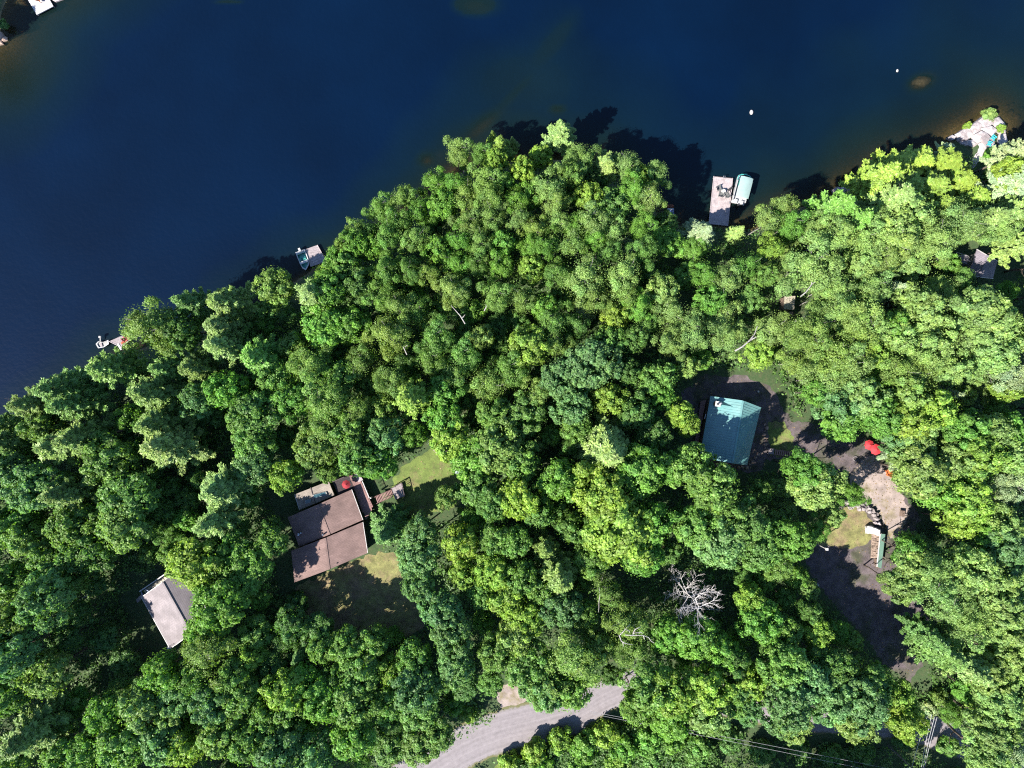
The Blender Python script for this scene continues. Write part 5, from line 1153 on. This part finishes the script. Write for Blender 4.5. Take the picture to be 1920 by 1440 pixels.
limbs([[(1172, 1190), (1183, 1191.5), (1196, 1191), (1206, 1191.5), (1216, 1195), (1221, 1202), (1227, 1206)], [(1185, 1190), (1190, 1186.5), (1203, 1186), (1205, 1188)], [(1187, 1187), (1191, 1180), (1197, 1177), (1201, 1175)], [(1206, 1191.5), (1209, 1199)],
       [(1163, 1190), (1170, 1183), (1174, 1178), (1181, 1171)], [(1161, 1191), (1165, 1202), (1172, 1206), (1181, 1208), (1186, 1209)], [(1168, 1204), (1169, 1212)], [(1174, 1180), (1180, 1183), (1181, 1187)]], 18.5, 'white bare forked branches above the olive birches left of the dead tree', .13)
limbs([[(763, 665), (757, 652), (750, 645), (745, 637)], [(757, 652), (764, 647)]], 14.5, 'white forked birch limb in the wood left of centre', .12)
limbs([[(872, 607), (863, 592), (855, 583), (846, 573)], [(866, 597), (872, 590)], [(908, 583), (912, 575), (911, 571)]], 15, 'white forked birch limbs in the middle of the wood', .14)
limbs([[(1378, 658), (1392, 650), (1406, 638), (1415, 626), (1420, 612)], [(1406, 638), (1418, 632)]], 12.5, 'thick white birch stem leaning up right of the birches above the cabin', .22)
limbs([[(1501, 556), (1512, 547), (1522, 533), (1534, 525), (1547, 516), (1556, 508)], [(1522, 533), (1523, 520), (1528, 508)], [(1534, 525), (1546, 526)]], 16, 'white branching birch limbs right of the cream roofed shed', .14)
limbs([[(1489, 604), (1502, 597), (1512, 592), (1523, 587)]], 8, 'pale fallen trunk lying below right of the cream roofed shed', .25, 'dead_wood')
limbs([[(1590, 688), (1598, 683), (1612, 680), (1622, 679)], [(1563, 690), (1569, 681), (1576, 679)]], 15.5, 'white bare twigs among the birches right of the cabin path', .12)
limbs([[(1140, 487), (1146, 470), (1152, 456), (1158, 448)], [(1152, 456), (1149, 450)]], 12, 'pale slanting birch stem below the point of the wood', .14)
limbs([[(1480, 497), (1476, 510), (1470, 520)], [(1480, 497), (1484, 486)]], 11, 'pale bent birch stem above the cream roofed shed', .12)
limbs([[(536, 888), (530, 880), (527, 870), (524, 862)], [(536, 888), (526, 884), (518, 885)], [(536, 888), (545, 884)]], 13, 'grey bare branches just above left of the brown roofed house', .1, 'dead_wood')
limbs([[(1123, 1128), (1123, 1140), (1122, 1148)], [(1123, 1128), (1125, 1115), (1123, 1100)]], 14, 'thin white birch stem above the olive birches', .09)
limbs([[(128, 1133), (150, 1124), (172, 1112), (188, 1105)]], 6, 'long grey fallen trunk in the shade left of the grey roofed house', .12, 'dead_wood')

# undergrowth over the whole wooded land, thicker where no crown stands
def undergrowth():
    rg = np.random.default_rng(55); n = 34000
    P = np.column_stack([rg.uniform(-104, 104, n), rg.uniform(-82, 58, n)]); sd = signed(P); ok = (sd > .8) & (droad(P) > 3.9)
    for c in CLW + SHEETS: ok &= ~inpoly(P, c) & (dpoly(P, c) > .5)
    ok &= vnoise(P, 5, 9) > .1
    P = np.vstack([P[ok], np.column_stack([rg.uniform(-10, 42, 9000), rg.uniform(-76, -62, 9000)])]); ok = np.ones(len(P), bool); ok[-9000:] = False
    pxy = np.column_stack([P[:, 0] * 10 + 960, 720 - P[:, 1] * 10]); bank = inpoly(pxy, np.array([(880, 1480), (960, 1418), (1040, 1382), (1120, 1356), (1200, 1345), (1330, 1380), (1330, 1500)], float)); ok |= bank & (droad(P) > 3.9)
    P = P[ok]; n = len(P); z = height(P); hh = rg.uniform(.2, 1.0, n) ** 1.5 * 2.6 + .15; rr = rg.uniform(.35, .95, n); tone = rg.uniform(.6, 1.35, n); yl = rg.uniform(.1, .8, n)
    K = 11; C = np.repeat(np.column_stack([P, z + hh]), K, 0); off = rg.normal(size=(n * K, 3)) * np.repeat(rr, K)[:, None] * np.array([.6, .6, .3]); C = C + off; C[:, 2] = np.maximum(C[:, 2], np.repeat(z, K) + .06)
    N_ = np.array([0, 0, 1.0]) + rg.normal(size=(n * K, 3)) * .5 + off * .4
    T = np.column_stack([np.repeat(tone, K) * rg.uniform(.8, 1.2, n * K), np.clip(np.repeat(yl, K) + rg.uniform(-.1, .1, n * K), 0, 1)]); L_ = rg.uniform(.14, .3, n * K)
    me = leafmesh('undergrowth', C, N_, L_, L_ * .6, T, M['leaf']); o = bpy.data.objects.new('undergrowth', me); col.objects.link(o); o.color = (.07, .145, .032, 1)
    # denser weeds on the sunny bank below the road
    tag(o, 'low saplings and ferns covering the forest floor', kind='stuff')
    print('undergrowth leaves', len(C))
undergrowth()
def litter():  # loose leaves, scattered partly to stand in for specks of light
    rg = np.random.default_rng(8); C = []
    for c, n in ((SHEETS[2], 2600), (SHEETS[3], 260), (SHEETS[0], 200), (SHEETS[1], 420)):
        P = np.column_stack([rg.uniform(c[:, 0].min(), c[:, 0].max(), n), rg.uniform(c[:, 1].min(), c[:, 1].max(), n)]); C.append(P[inpoly(P, c)])
    C = np.vstack(C); n = len(C); z = np.full(n, GZ + .035); L_ = rg.uniform(.05, .16, n)
    me = leafmesh('leaf_light_specks', np.column_stack([C, z]), np.array([0, 0, 1.0]) + rg.normal(size=(n, 3)) * .15, L_, L_ * .7, np.column_stack([rg.uniform(.4, 1.5, n), rg.uniform(0, 1, n)]), M['leaf'])
    o = bpy.data.objects.new('leaf_light_specks', me); col.objects.link(o); o.color = (.2, .15, .08, 1); tag(o, 'dry leaves and twigs that double as light specks on the yard and lawns', kind='stuff')
litter()
print('trees', len(trees), 'labels', len(set(lab)), 'dups', [l for l in set(lab) if lab.count(l) > 1][:5])
